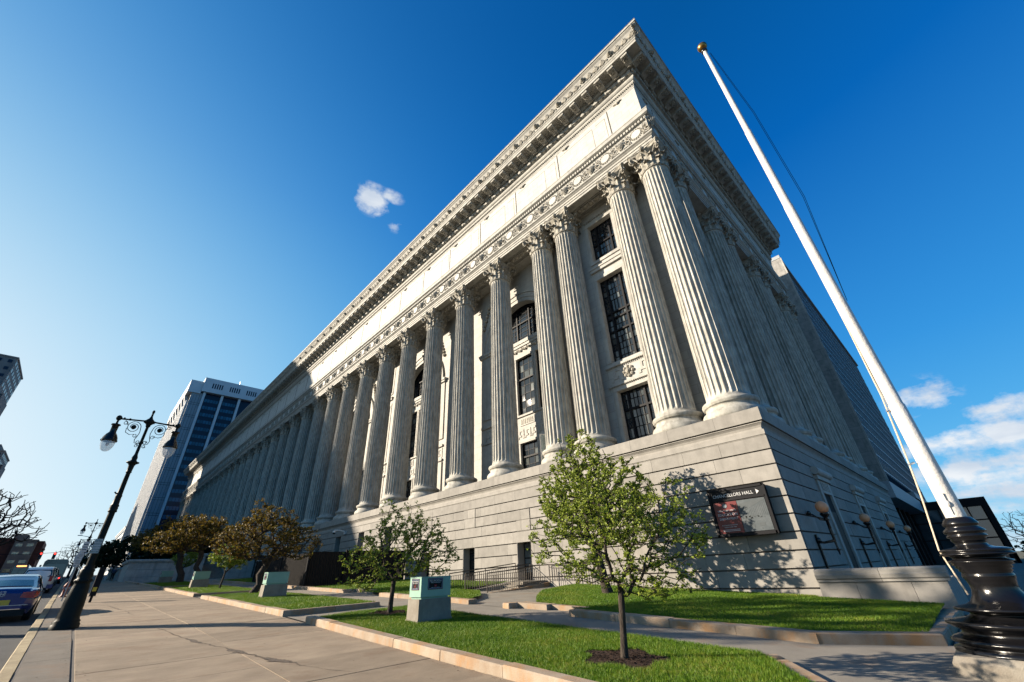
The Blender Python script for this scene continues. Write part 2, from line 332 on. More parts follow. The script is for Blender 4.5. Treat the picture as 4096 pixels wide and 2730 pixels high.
def block(name, parent, x0, x1, y0, y1, z0, z1, m):
    """a rectangular piece that shares one cube mesh per material"""
    if m not in cubes:
        b = MB(); b.box(-.5, .5, -.5, .5, -.5, .5); cubes[m] = b.mesh('block_'+m, m)
    return link(name, cubes[m], parent, ((x0+x1)/2, (y0+y1)/2, (z0+z1)/2), (x1-x0, y1-y0, z1-z0))
YS = [-300, -60, -30, 0, 15.6, 28, 57, 72.5, 120, 200, 900]
ZS = [-8, -3.9, -2.95, -1.6, -.89, -.51, .40, .83, 2.05, 4.6, 12.0]
def gz(y): return float(np.interp(y, YS, ZS))
def text(name, body, size, m, parent, loc, mtx, ext=.003, align='LEFT', sx=1):
    cu = bpy.data.curves.new(name, 'FONT'); cu.body = body; cu.size = size; cu.extrude = ext; cu.align_x = align; cu.resolution_u = 2
    to = bpy.data.objects.new(name+'_tmp', cu); C.objects.link(to)
    dg = bpy.context.evaluated_depsgraph_get(); me = bpy.data.meshes.new_from_object(to.evaluated_get(dg))
    bpy.data.objects.remove(to); me.transform(Matrix.Diagonal((sx, 1, 1, 1))); me.transform(mtx); me.materials.clear(); me.materials.append(M[m])
    return link(name, me, parent, loc)
FACE_NX = Matrix(((0, 0, -1, 0), (-1, 0, 0, 0), (0, 1, 0, 0), (0, 0, 0, 1)))   # lettering on a wall facing -x: reads towards -y
FACE_NY = Matrix(((1, 0, 0, 0), (0, 0, -1, 0), (0, 1, 0, 0), (0, 0, 0, 1)))    # lettering on a wall facing -y: reads towards +x

# ------------------------------------------------------------------ the ground
XE = 5.10                                     # front line of the lawns
def strip_sheet(name, x0, x1, ys, dz, m, parent=None):
    b = MB(); b.grid([[(x0, y, gz(y)+dz), (x1, y, gz(y)+dz)] for y in ys]); o = b.build(name, m, parent)
    if parent is None: o['kind'] = 'structure'
    return o
yy = [-300, -60, -30, -15, 0, 5, 10, 15.6, 20, 28, 40, 57, 72.5, 95, 120, 200, 400, 900]
b = MB(); b.grid([[(x, y, gz(y)-.24) for x in (-600, -60, -14, 0, 5, 20, 60, 200, 900)] for y in yy]); b.build('ground', 'earth')['kind'] = 'structure'
road = strip_sheet('road', -13.5, -.30, yy, -.15, 'asphalt')
sidewalk = strip_sheet('sidewalk', -.15, XE+.05, yy, -.012, 'joint')
strip_sheet('path', XE+.1, 12.6, yy, -.006, 'path')
strip_sheet('side_pavement', 12.61, 60, [-5, 0, 1.2], -.01, 'path'); strip_sheet('side_street', -13.4, 110, [-60, -30, -9.0], -.12, 'asphalt')
strip_sheet('forecourt', 5.2, 18.85, [58, 72.5, 95, 120, 200, 300], .012, 'path')
b = MB(); b.grid([[(18.4, y, gz(y)+.012), (110, y, gz(y)+.012)] for y in (-14, -3, 1.0, 4.6)]); b.build('terrace', 'path')['kind'] = 'structure'
n = 0
y = -8.0
def slab(name, x0, x1, y0, y1, m, t=.03):
    b = MB(); z0, z1 = gz(y0), gz(y1); g = .006; c = .008
    j = rnd.uniform(-.003, .003)
    b.hexa([(x0+g, y0+g, z0-t), (x1-g, y0+g, z0-t), (x1-g, y1-g, z1-t), (x0+g, y1-g, z1-t),
            (x0+c, y0+c, z0+j), (x1-c, y0+c, z0+j), (x1-c, y1-c, z1+j), (x0+c, y1-c, z1+j)])
    return b.build(name, m, sidewalk)
ys_ = [9.06+1.525*k for k in range(-9, 36)]
for y0, y1 in zip(ys_, ys_[1:]):
    slab('paving_slab', .545, 2.80, y0, y1, 'slab'); slab('paving_slab', 2.80, XE-.01, y0, y1, 'slab')
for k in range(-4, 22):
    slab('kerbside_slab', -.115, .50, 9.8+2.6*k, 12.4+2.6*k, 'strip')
b = MB(); b.grid([[(-.14, y, gz(y)+.002), (XE, y, gz(y)+.002)] for y in (62.5, 72.5, 95, 120, 200, 300)]); tag(b.build('far_pavement', 'slab', sidewalk), 'pavement too far away to show its joints')
# the broken crack that runs across the slabs
def crack(pts, w, seed):
    r = random.Random(seed); b = MB(); L_ = []; R_ = []
    for i in range(len(pts)-1):
        (xa, ya, wa), (xb, yb, wb) = pts[i], pts[i+1]
        for k in range(8):
            t = k/8; x = xa+(xb-xa)*t+r.uniform(-.035, .035); yq = ya+(yb-ya)*t+r.uniform(-.03, .03); ww = (wa+(wb-wa)*t)*r.uniform(.35, 1.3)
            L_.append((x-ww*.85, yq, gz(yq)+.006)); R_.append((x+ww*.85, yq+ww*r.uniform(-.3, .3), gz(yq)+.006))
    b.grid([L_, R_]); o = b.build('crack', 'crack', sidewalk); return o
crack([(2.05, 16.2, .008), (2.30, 13.4, .02), (2.42, 12.6, .07), (2.5, 12.2, .02), (2.72, 11.3, .02), (2.80, 10.75, .12), (2.86, 10.4, .03), (3.02, 9.75, .03), (3.08, 9.4, .16), (3.18, 9.15, .10), (3.25, 8.9, .02), (3.3, 8.5, .008), (3.9, 7.1, .006)], 1, 3)
crack([(1.6, 27, .006), (1.75, 24.5, .03), (1.9, 23.5, .01), (2.0, 20, .006)], 1, 4)
for x0, x1, yq in ((1.15, 1.75, 10.2), (2.9, 3.7, 12.15), (1.0, 1.5, 14.1), (3.0, 3.5, 15.2), (.6, 1.0, 12.9)):
    crack([(x0, yq, .006), ((x0+x1)/2, yq+.05, .012), (x1, yq+.02, .004)], 1, int(yq*10))

# ------------------------------------------------------------------ kerbs
def kerb_run(parent, pts, w, h, step, m, base=None, inward=1, piece='kerb_stone', lo=-.12):
    """stones along a polyline; w > 0 lies on the left of the direction of travel"""
    for i in range(len(pts)-1):
        a = Vector((*pts[i], 0)); c = Vector((*pts[i+1], 0)); d = (c-a); ln = d.length; d.normalize(); nrm = Vector((-d.y, d.x, 0))*w
        k = max(1, round(ln/step)); 
        for j in range(k):
            p = a+d*(ln*j/k+.006); q = a+d*(ln*(j+1)/k-.006); b = MB(); hh = h+rnd.uniform(-.008, .008); e = .018; jo = nrm.normalized()*rnd.uniform(-.008, .008)
            P = []
            for s in (p, q):
                s = s+jo
                z = (base or gz)(s.y)
                P.append([(s.x, s.y, z+lo), (s.x, s.y, z+hh-e), (s.x+nrm.x*.08, s.y+nrm.y*.08, z+hh), (s.x+nrm.x, s.y+nrm.y, z+hh), (s.x+nrm.x, s.y+nrm.y, z+lo)])
            b.grid(P, True); b.cap(P[0][::-1]); b.cap(P[1]); b.build(piece, m, parent)
street_kerb = struct('street_kerb', (-.25, 10, gz(10)))
kerb_run(street_kerb, [(-.32, -6), (-.32, 60)], -.17, .004, 2.2, 'kerb_street', lo=-.2)
b = MB(); b.grid([[(-.32, y, gz(y)-.2), (-.32, y, gz(y)+.004), (-.15, y, gz(y)+.004)] for y in (60, 72.5, 120, 200, 300)]); b.build('far_kerb', 'kerb_street', street_kerb)
H1 = .145
ka = struct('lawn_kerb', (5.1, 10, gz(10)))
kerb_run(ka, [(XE, 13.72), (XE, -4)], .24, H1, 1.6, 'kerb')
kerb_run(ka, [(5.3, 13.72), (8.45, 14.12)], -.1, .01, 1.5, 'kerb')
kerb_run(ka, [(6.3, 1.1), (8.95, 3.10)], .35, .10, 1.4, 'kerb')
kerb_run(ka, [(8.75, 3.4), (8.62, 14.1)], .12, .02, 1.8, 'kerb')
kd = struct('lawn_kerb', (5.1, 20, gz(20)))
kerb_run(kd, [(8.5, 16.0), (XE, 15.62), (XE, 28.0)][::-1], -.24 if 0 else .24, H1, 1.7, 'kerb')
kerb_run(kd, [(8.15, 16.25), (8.5, 16.0), (8.6, 28)], .2, .05, 1.8, 'kerb')
ke = struct('lawn_kerb', (5.1, 36, gz(36)))
kerb_run(ke, [(XE, 42.2), (XE, 30.0), (8.5, 30.2)], .24, H1, 2.0, 'kerb')
kf = struct('lawn_kerb', (5.1, 50, gz(50)))
kerb_run(kf, [(XE, 57.2), (XE, 44.2), (8.5, 44.4)], .24, H1, 2.0, 'kerb')
kerb_run(kf, [(XE-.1, 72.0), (XE-.1, 58.6)], .24, H1, 2.0, 'kerb')
kc = struct('rear_lawn_kerb', (11, 5, gz(5)))
kerb_run(kc, [(10.95, 9.2), (11.08, 3.02), (12.5, 1.26), (18.45, 1.22)], .36, .17, 1.55, 'kerb')
kerb_run(kc, [(11.9, 10.7), (11.75, 12.05)], .3, .15, 1.4, 'kerb')
kerb_run(kc, [(11.10, 12.25), (11.06, 11.9), (11.72, 11.86)], .3, .15, .9, 'kerb')
kerb_run(kc, [(11.75, 12.0), (11.95, 9.3)], .26, .14, 1.5, 'kerb')
kerb_run(kc, [(10.85, 20.6), (11.0, 14.0), (11.5, 14.1)], .3, .15, 1.6, 'kerb')
kerb_run(kc, [(11.0, 35.0), (11.05, 25.0), (11.7, 25.0), (11.75, 23.0)], .3, .16, 1.7, 'kerb')
kerb_run(kc, [(11.0, 57.0), (11.0, 39.0)], .3, .16, 2.0, 'kerb')

# ------------------------------------------------------------------ lawns
def smooth(t): t = max(0, min(1, t)); return t*t*(3-2*t)
def lawn_h(x, y):
    if x < 9.2: return gz(y)+.10+.03*smooth((x-5.3)/1.2)
    return gz(y)+.13+.13*smooth((x-11.3)/6.5)
def inside(x, y, poly):
    c = False; j = len(poly)-1
    for i in range(len(poly)):
        if (poly[i][1] > y) != (poly[j][1] > y) and x < (poly[j][0]-poly[i][0])*(y-poly[i][1])/(poly[j][1]-poly[i][1])+poly[i][0]: c = not c
        j = i
    return c
MULCH = [(6.86, 4.7, .62), (7.17, 12.87, .55)]
grass_rng = np.random.default_rng(5)
def lawn(poly, dens, hgt, wid, label):
    xs = [p[0] for p in poly]; ys = [p[1] for p in poly]
    b = MB(); st = .5; x0, y0 = min(xs), min(ys)
    # soil: polygon as fan of clipped rows
    nx = 10
    rows = []
    yv = np.linspace(min(ys)+.001, max(ys)-.001, max(8, int((max(ys)-min(ys))/.8)))
    for y in yv:
        cr = []
        for i in range(len(poly)):
            (xa, ya), (xb, yb) = poly[i], poly[(i+1) % len(poly)]
            if (ya > y) != (yb > y): cr.append(xa+(y-ya)*(xb-xa)/(yb-ya))
        xa, xb = min(cr), max(cr)
        rows.append([(xa+(xb-xa)*i/nx, y, lawn_h(xa+(xb-xa)*i/nx, y)-.012) for i in range(nx+1)])
    b.grid(rows); o = b.build('lawn', 'soil'); o['kind'] = 'structure'
    area = (max(xs)-x0)*(max(ys)-y0); n = int(area*dens)
    px = grass_rng.uniform(x0, max(xs), n); py = grass_rng.uniform(y0, max(ys), n)
    k = np.zeros(n, bool); j = len(poly)-1
    for i in range(len(poly)):
        xi, yi = poly[i]; xj, yj = poly[j]
        if yi != yj:
            c = ((yi > py) != (yj > py)) & (px < (xj-xi)*(py-yi)/(yj-yi)+xi); k ^= c
        j = i
    for mx_, my_, mr in MULCH: k &= np.hypot(px-mx_, py-my_) > mr*(1+.18*np.sin(5*np.arctan2(py-my_, px-mx_)))
    px = px[k]; py = py[k]; n = len(px)
    gzv = np.interp(py, YS, ZS); s = lambda t: np.clip(t, 0, 1)**2*(3-2*np.clip(t, 0, 1))
    pz = np.where(px < 9.2, gzv+.10+.03*s((px-5.3)/1.2), gzv+.13+.13*s((px-11.3)/6.5))-.015
    pat = .75+.35*np.sin(px*1.7+1.3*np.sin(py*.9))*np.sin(py*2.1+px)
    h = hgt*grass_rng.uniform(.55, 1.25, n)*(.8+.3*pat); a = grass_rng.uniform(0, 2*pi, n); w = wid*grass_rng.uniform(.6, 1.3, n)
    la = grass_rng.uniform(0, 2*pi, n); ll = h*grass_rng.uniform(.1, .75, n)
    V = np.empty((n, 3, 3), np.float32)
    V[:, 0] = np.stack([px-np.cos(a)*w, py-np.sin(a)*w, pz], 1); V[:, 1] = np.stack([px+np.cos(a)*w, py+np.sin(a)*w, pz], 1)
    V[:, 2] = np.stack([px+np.cos(la)*ll, py+np.sin(la)*ll, pz+h], 1)
    me = bpy.data.meshes.new('grass'); me.vertices.add(3*n); me.vertices.foreach_set('co', V.ravel())
    me.loops.add(3*n); me.loops.foreach_set('vertex_index', np.arange(3*n, dtype=np.int32)); me.polygons.add(n)
    me.polygons.foreach_set('loop_start', np.arange(0, 3*n, 3, dtype=np.int32)); me.update(); me.materials.append(M['grass'])
    tag(link('grass', me), label, 'grass', kind='stuff')
lawn([(5.33, -3.6), (5.33, 13.72), (8.62, 14.1), (8.75, 3.3), (6.3, 1.5), (6.3, -3.6)], 5200, .055, .0045, 'bright green grass of the front lawn with the young tree and the nearest mint green box')
lawn([(11.3, 9.3), (11.4, 3.1), (12.7, 1.5), (18.3, 1.5), (18.4, 4.6), (18.88, 4.7), (18.88, 15.2), (15.2, 14.2), (13.6, 13.0), (12.2, 11.7), (12.15, 9.3)], 2100, .055, .0065, 'grass of the rear lawn that reaches from the low kerb to the podium corner')
lawn([(11.2, 20.5), (11.3, 14.4), (12.6, 15.2), (14.0, 17.0), (14.2, 19.0), (18.88, 19.5), (18.88, 31.0), (11.3, 31.0), (11.3, 25.2), (12.0, 25.2), (12.0, 23.0), (11.2, 22.8)], 1100, .055, .010, 'grass between the railed ramp and the black metal enclosure')
lawn([(5.33, 15.85), (5.33, 28.0), (8.5, 28.0), (8.45, 16.25)], 1700, .06, .009, 'grass of the second front lawn around the large bronze leaved tree')
lawn([(5.33, 30.25), (5.33, 42.2), (8.5, 42.2), (8.5, 30.4)], 800, .06, .014, 'grass of the third front lawn around the twisted tree')
lawn([(5.33, 44.5), (5.33, 57.2), (8.5, 57.2), (8.5, 44.6)], 500, .07, .02, 'grass of the far front lawn before the stair walls')
lawn([(11.3, 39), (11.3, 57), (18.8, 57), (18.8, 39)], 300, .07, .03, 'grass strip beside the podium beyond the black enclosure')
for mx_, my_, mr in MULCH:
    b = MB(); z = lawn_h(mx_, my_)
    ring = [(mx_+mr*1.02*(1+.18*sin(5*t))*cos(t), my_+mr*1.02*(1+.18*sin(5*t))*sin(t)) for t in [2*pi*i/28 for i in range(28)]]
    b.cap([(x, y, lawn_h(x, y)-.004) for x, y in ring])
    r_ = random.Random(int(my_*9))
    for i in range(900):
        t = r_.uniform(0, 2*pi); q = sqrt(r_.random())*mr*(1+.18*sin(5*t)); x = mx_+q*cos(t); y = my_+q*sin(t); a = r_.uniform(0, pi); s_ = r_.uniform(.01, .03); w_ = s_*.35; zz = lawn_h(x, y)+r_.uniform(.002, .02)
        dx, dy = cos(a), sin(a); b.face((x-dx*s_-dy*w_, y-dy*s_+dx*w_, zz), (x+dx*s_-dy*w_, y+dy*s_+dx*w_, zz+r_.uniform(-.008, .012)), (x+dx*s_+dy*w_, y+dy*s_-dx*w_, zz), (x-dx*s_+dy*w_, y-dy*s_-dx*w_, zz-.006))
    tag(b.build('bark_mulch', 'mulch'), 'ring of brown bark mulch at the foot of the '+('nearest young tree' if my_ < 6 else 'young tree beside the mint green box'), 'mulch', kind='stuff')

# ------------------------------------------------------------------ the columned building
B = thing('government_building', 'huge pale marble building with a row of fluted Corinthian columns on a granite podium', 'building', (18.8, 4.45, -1.2))
YF = 180.0                                   # far end of the front
XS = 50.45                                   # end of the side
COLX, COLY = 20.15, 5.85
front_cols = [5.85, 8.5, 13.7, 16.3]+[16.3+5.2*k for k in range(1, 30)]+[169.7, 174.9, 177.5]
side_cols = [22.75, 28.95, 31.55, 37.75, 40.35, 46.55, 49.15]

def sweep(prof, name, m, smooth=False, far=True, parent=B):
    """moulding: profile of (projection beyond the frieze plane, z), mitred round the corners"""
    b = MB()
    def ring(p, z):
        r = [(19.25-p, 178.6+p, z), (19.25-p, 5.12-p, z), (XS, 5.12-p, z)]
        if far: r = [(45, 178.6+p, z)]+r
        return r
    b.grid([ring(p, z) for p, z in prof])
    b.cap([(XS, 5.12-p, z) for p, z in prof])
    return b.build(name, m, parent, smooth)
# podium walls (behind the stones)
b = MB()
b.box(19.62, 50.4, 4.66, 179.85, -3, 5.06)
CORE = b
def podsweep(prof, name, m):
    b = MB(); b.grid([[(50, YF-.0+p, z), (18.8-p, YF+p, z), (18.8-p, 4.45-p, z), (XS+2.3, 4.45-p, z)] for p, z in prof]); return b.build(name, m, B)
def pod_blocks(name, zs0, zs1, off, lmin, lmax, seed, holes=()):
    """stones of one course: front row then side row"""
    r = random.Random(seed); out = []
    y = 4.45-off
    while y < YF:
        l = r.uniform(lmin, lmax); y1 = min(y+l, YF); out.append(('f', y, y1)); y = y1
    x = 18.8-off+.9
    out_s = []
    while x < XS+2.2:
        l = r.uniform(lmin, lmax); x1 = min(x+l, XS+2.2); out_s.append(('s', x, x1)); x = x1
    return [(k, a, c, zs0, zs1, off) for k, a, c in out+out_s]
ZJ = [5.05, 4.52, 3.94, 3.36, 2.755, 2.155, 1.525, .915, .305, -.275, -.88, -1.6]
# openings in the granite front (y0, y1, z0, z1, kind)
OPEN = [(18.25, 19.45, -.95, 1.555, 'door'), (23.45, 24.72, -.55, 1.555, 'window'), (28.7, 29.9, -.5, 1.555, 'window')]
BLIND = [(18.25, 19.45, 2.12, 3.32), (23.45, 24.72, 2.72, 3.92), (28.7, 29.9, 2.72, 3.92)]
for k in range(3, 30):
    yo = 18.25+5.2*k+.9; OPEN.append((yo, yo+1.25, 1.56, 3.92, 'window'))
SOPEN = [(24.55+8.85*k, 27.35+8.85*k, -1.5, 3.30, 'door') for k in range(3)]
for a_, c_, holes_ in [(4.66, 179.85, OPEN)]:             # the front skin of the core is pierced by the deep openings
    ysx = sorted({a_, c_}|{h[0] for h in holes_}|{h[1] for h in holes_})
    for p_, q_ in zip(ysx, ysx[1:]):
        hh = [h for h in holes_ if h[0] < (p_+q_)/2 < h[1]]
        if not hh: CORE.box(18.99, 19.62, p_, q_, -3, 5.06)
        else: CORE.box(18.99, 19.62, p_, q_, -3, hh[0][2]); CORE.box(18.99, 19.62, p_, q_, hh[0][3], 5.06)
core = CORE.build('podium_core', 'joint', B)
jobs = []
for i in range(len(ZJ)-1):
    z1, z0 = ZJ[i], ZJ[i+1]
    if i == 0: continue
    off = -.10 if i < len(ZJ)-2 else -.07
    gap = .055
    rects = pod_blocks('granite_block', z0, z1-gap, off, 1.35, 2.9, 40+i)
    for k, a, c, q0, q1, of in rects:
        if k == 'f' and q1 < gz(min(c, 170))-.1 : continue
        segs = [(a, c)]
        cuts = [(o[0], o[1]) for o in (OPEN if k == 'f' else SOPEN) if o[2] < q1-.1 and o[3] > q0+.1]
        if k == 'f': cuts += [(o[0]-.05, o[0]+.02) for o in BLIND if o[2] < q1-.1 and o[3] > q0+.1]
        if k == 's': cuts += []
        for (u, v) in cuts:
            ns = []
            for s0, s1 in segs:
                if v <= s0 or u >= s1: ns.append((s0, s1)); continue
                if u-s0 > .08: ns.append((s0, u))
                if s1-v > .08: ns.append((v, s1))
            segs = ns
        for s0, s1 in segs: jobs.append((k, s0, s1, q0, q1, of))
def jd(j):
    k, a, c, q0, q1, of = j; m_ = (a+c)/2
    return hypot(18.9, m_) if k == 'f' else hypot(m_, 4.5)
jobs.sort(key=jd)
rest = MB()
for n_, (k, a, c, q0, q1, of) in enumerate(jobs):
    jit = rnd.uniform(-.004, .004); g = .005
    if k == 'f': bb = (18.8-of+jit, 19.02, a+g, c-g, q0, q1)
    else: bb = (a+g, c-g, 4.45-of+jit, 4.68, q0, q1)
    if k == 'f' and abs(a-(4.45-of)) < 1e-6: bb = (18.8-of, 19.02, 4.45-of, c-g, q0, q1)
    if k == 's' and a < 20.2 and a == 18.8-of+.9: bb = (18.86-of+.17, c-g, 4.45-of, 4.68, q0, q1)
    if n_ < 292: block('granite_block', B, *bb, 'granite')
    else: rest.box(*bb)
tag(rest.build('far_granite_blocks', 'granite', B), kind='stuff')
# wall stones of the moulding and the parapet band
podsweep([(-.16, 4.46), (-.13, 4.50), (-.13, 4.53), (-.10, 4.53), (-.10, 4.72), (-.12, 4.735), (-.20+.02, 4.76), (-.185, 4.84), (-.15, 4.93), (-.09, 5.0), (-.06, 5.02), (-.06, 5.05)], 'podium_moulding', 'granite')
b = MB(); b.box(18.9, 50.5, 4.55, 179.9, 5.04, 5.10); b.box(19.2, XS+2.2, 4.9, 179.6, 5.10, 5.635); b.build('parapet_bed', 'joint', B)
y = 4.45; r = random.Random(3); pj = []
while y < YF: l = r.uniform(1.7, 2.7); pj.append((18.8, 19.25, y+.004, min(y+l, YF)-.004, 5.10, 5.645)); y += l
x = 19.25
while x < XS+2.3: l = r.uniform(1.7, 2.7); pj.append((x+.004, min(x+l, XS+2.3)-.004, 4.45, 4.92, 5.10, 5.645)); x += l
for q in pj: block('parapet_block', B, *q, 'granite')
# dark joint under each parapet course is the bed above; blind panels over the doors
for (y0, y1, z0, z1) in BLIND:
    block('blind_panel', B, 18.93, 18.99, y0+.02, y1, z0, z1, 'granite')

# ---- columns
def flute_shaft():
    b = MB(); nf = 24; H = 16.25; rows = []
    zs = [(0, 0), (.12, 0), (.22, .55), (.34, .9), (.5, 1)]
    drums = 13
    for i in range(1, drums):
        z = .5+(H-1.0)*i/drums; zs += [(z-.012, 1), (z, 1.35), (z+.012, 1)]
    zs += [(H-.5, 1), (H-.34, .9), (H-.22, .55), (H-.12, 0), (H, 0)]
    for z, d in zs:
        t = z/H; R = .985-.125*t-.02*(1-t)*t*2+.03*sin(pi*t)
        if d > 1: R -= .012; d = 1
        row = []
        for k in range(nf):
            for s_, q in ((0, 0), (.12, 0), (.20, .55), (.35, .92), (.56, 1), (.77, .92), (.90, .55)):
                a = 2*pi*(k+s_)/nf; rr = R-.088*q*d; row.append((rr*cos(a), rr*sin(a), z))
        rows.append(row)
    b.grid(rows, True); return b.mesh('column_shaft', 'shaft')
def base_mesh():
    b = MB()
    b.lathe([(1.30, 0), (1.34, .03), (1.36, .12), (1.35, .26), (1.30, .36), (1.21, .40), (1.21, .44), (1.16, .47), (1.12, .54), (1.12, .62), (1.17, .67), (1.21, .68), (1.21, .72),
             (1.245, .76), (1.255, .82), (1.235, .88), (1.18, .91), (1.10, .915), (1.10, .955), (1.04, .98), (1.0, 1.04), (.985, 1.08)], seg=48)
    return b.mesh('column_base', 'shaft', True)
def capital_mesh():
    b = MB(); Hc = 1.92
    b.lathe([(.86, 0), (.93, .02), (.95, .06), (.93, .10), (.86, .12), (.82, .14), (.80, .5), (.82, .9), (.88, 1.2), (.98, 1.45), (1.12, 1.62), (1.14, 1.66)], seg=24)
    def leaf(a, w, h, out, r0, z0=.12):
        rows = []
        n_ = 9
        for i in range(n_+1):
            t = i/n_
            if t < .72: z = z0+h*(t/.72)**.9; rr = r0+.05+.10*t*t
            else:
                u = (t-.72)/.28; z = z0+h+sin(u*pi*.85)*.07-u*u*.13; rr = r0+.10+.05+out*u
            ww = w*(1.0-.30*t)*(1+.22*sin(t*pi*7)) if t < .9 else w*.42*(1-(t-.9)*5)
            row = []
            for j in range(-3, 4):
                s_ = j/3; bulge = .05*(1-s_*s_)+(.045 if j == 0 else 0)-.02*(abs(j) == 2)
                aa = a+s_*ww/(rr+.1); zz = z-.05*abs(s_)*(1 if t > .7 else 0)
                row.append(((rr+bulge)*cos(aa), (rr+bulge)*sin(aa), zz))
            rows.append(row)
        b.grid(rows)
    for k in range(8): leaf(2*pi*k/8+pi/8*0, .30, .50, .22, .82)
    for k in range(8): leaf(2*pi*(k+.5)/8, .27, .98, .26, .82)
    def volute(a, r1, z1, R, tk, sgn=1, turn=2.2, start=(.90, 1.0), skew=0):
        pts = []; ra = []
        d = Vector((cos(a), sin(a), 0)); c0 = Vector((d.x*r1, d.y*r1, z1)); tn = Vector((-d.y, d.x, 0))
        s0 = d*start[0]+Vector((0, 0, start[1]))+tn*skew
        top = c0+Vector((0, 0, R))
        for i in range(6):
            t = i/6; p = s0.lerp(top, t); p.z += .10*sin(pi*t); pts.append(p); ra.append(tk*(.7+.3*t))
        for i in range(22):
            t = i/21; an = pi/2-sgn*2*pi*turn*t*.5*2*.5; rr = R*(1-.85*t)
            pts.append(c0+d*(rr*cos(an))+Vector((0, 0, rr*sin(an)))); ra.append(tk*(1-.35*t))
        b.tube(pts, ra, 5)
    for k in range(4):
        a = pi/4+k*pi/2
        for s_ in (-1, 1): volute(a+s_*.055, 1.33, 1.40, .21, .062, 1, 2.4, (.98, .95), s_*.25)
        leaf(a, .16, 1.10, .38, .86)
        ac = k*pi/2
        for s_ in (-1, 1): volute(ac+s_*.16, 1.0, 1.42, .12, .04, 1, 1.9, (.92, 1.0), s_*.1)
        b.sphere((1.20*cos(ac), 1.20*sin(ac), 1.76), .15, 8, 6)
        for q in range(6):
            aq = 2*pi*q/6; b.sphere((1.16*cos(ac)-sin(ac)*.13*cos(aq), 1.16*sin(ac)+cos(ac)*.13*cos(aq), 1.76+.13*sin(aq)), .07, 6, 4)
    def aba(rc, z):
        row = []
        for k in range(4):
            a = pi/4+k*pi/2; c_ = Vector((cos(a), sin(a)))*rc*1.0; nx_ = Vector((cos(a+pi/2), sin(a+pi/2)))*rc
            t0 = Vector((-sin(a), cos(a)))*.09
            p0 = c_-t0; p1 = c_+t0; p2 = nx_-Vector((-sin(a+pi/2), cos(a+pi/2)))*.09
            row.append((p0.x, p0.y, z))
            for i in range(9):
                t = i/9; p = p1.lerp(p2, t); m_ = (c_+nx_).normalized(); p = p-m_*(.20*sin(pi*t)); row.append((p.x, p.y, z))
        return row
    b.grid([aba(1.44, 1.66), aba(1.47, 1.69), aba(1.50, 1.76), aba(1.55, 1.82), aba(1.60, 1.84), aba(1.60, Hc)], True)
    b.cap(aba(1.44, 1.66)[::-1]); b.cap(aba(1.6, Hc))
    return b.mesh('capital', 'carved')
shaft_me, base_me, cap_me = flute_shaft(), base_mesh(), capital_mesh()
allc = [(COLX, y) for y in front_cols]+[(x, COLY) for x in side_cols]
for cx, cy in allc:
    s_ = link('column', shaft_me, B, (cx, cy, 6.60))
    link('column_base', base_me, s_, (cx, cy, 5.63)); link('capital', cap_me, s_, (cx, cy, 22.76))

# ---- entablature
sweep([(-.9, 24.66), (.02, 24.66), (.02, 24.86), (.07, 24.875), (.07, 25.07), (.12, 25.085), (.12, 25.26), (.17, 25.30), (.22, 25.36), (.30, 25.42), (.32, 25.44), (.32, 25.55), (.24, 25.60), (.19, 25.66)], 'architrave', 'marble')
sweep([(.17, 25.66), (.17, 26.92), (.22, 26.96), (.22, 27.2), (.36, 27.24), (.47, 27.32), (.47, 27.62), (.50, 27.66), (.50, 27.74), (.0, 27.78)], 'sculpted_frieze', 'marble')
sweep([(0, 27.76), (0, 31.30), (.04, 31.36), (.04, 31.44)], 'attic_band', 'marble_attic')
sweep([(.05, 31.44), (.09, 31.56), (.12, 31.72), (.16, 31.80), (.16, 31.96), (.22, 31.99), (.29, 32.08), (.32, 32.18), (.30, 32.30), (.24, 32.38), (.24, 32.42),
       (.34, 32.44), (.34, 32.88), (.50, 32.92), (.60, 32.98), (.62, 33.04), (.62, 33.36), (1.50, 33.38), (1.50, 33.34), (1.56, 33.34), (1.56, 33.58), (1.60, 33.62), (1.63, 33.72),
       (1.70, 33.80), (1.72, 33.95), (1.78, 34.2), (1.90, 34.45), (2.02, 34.58), (2.04, 34.62), (2.04, 34.66), (2.11, 34.68), (2.11, 34.90), (1.6, 34.95), (-1, 35.0)], 'cornice', 'marble')
ov = mat('oxidised_gutter', (.10, .09, .08), .7)
sweep([(2.115, 34.86), (2.125, 34.93), (2.0, 34.97), (1.5, 34.985)], 'gutter_edge', ov)
b = MB(); b.box(19.2, XS-.05, 5.2, 178.5, 34.7, 34.99); b.box(32, 48.5, 16, 168, 34.99, 42.0); b.build('roof', 'marble_attic', B)  # upper block is unseen, raised to keep the sun off the lower annexe
def along(step, start=None, p=0):
    """positions along the front then the side, nearest first: (x, y, facing)"""
    out = []
    y = 5.12-p+(start if start is not None else step/2)
    while y < 178.6+p-.1: out.append((19.25-p, y, 'f')); y += step
    x = 19.25-p+(start if start is not None else step/2)
    while x < XS-.15: out.append((x, 5.12-p, 's')); x += step
    out.sort(key=lambda q: hypot(q[0], q[1])); return out
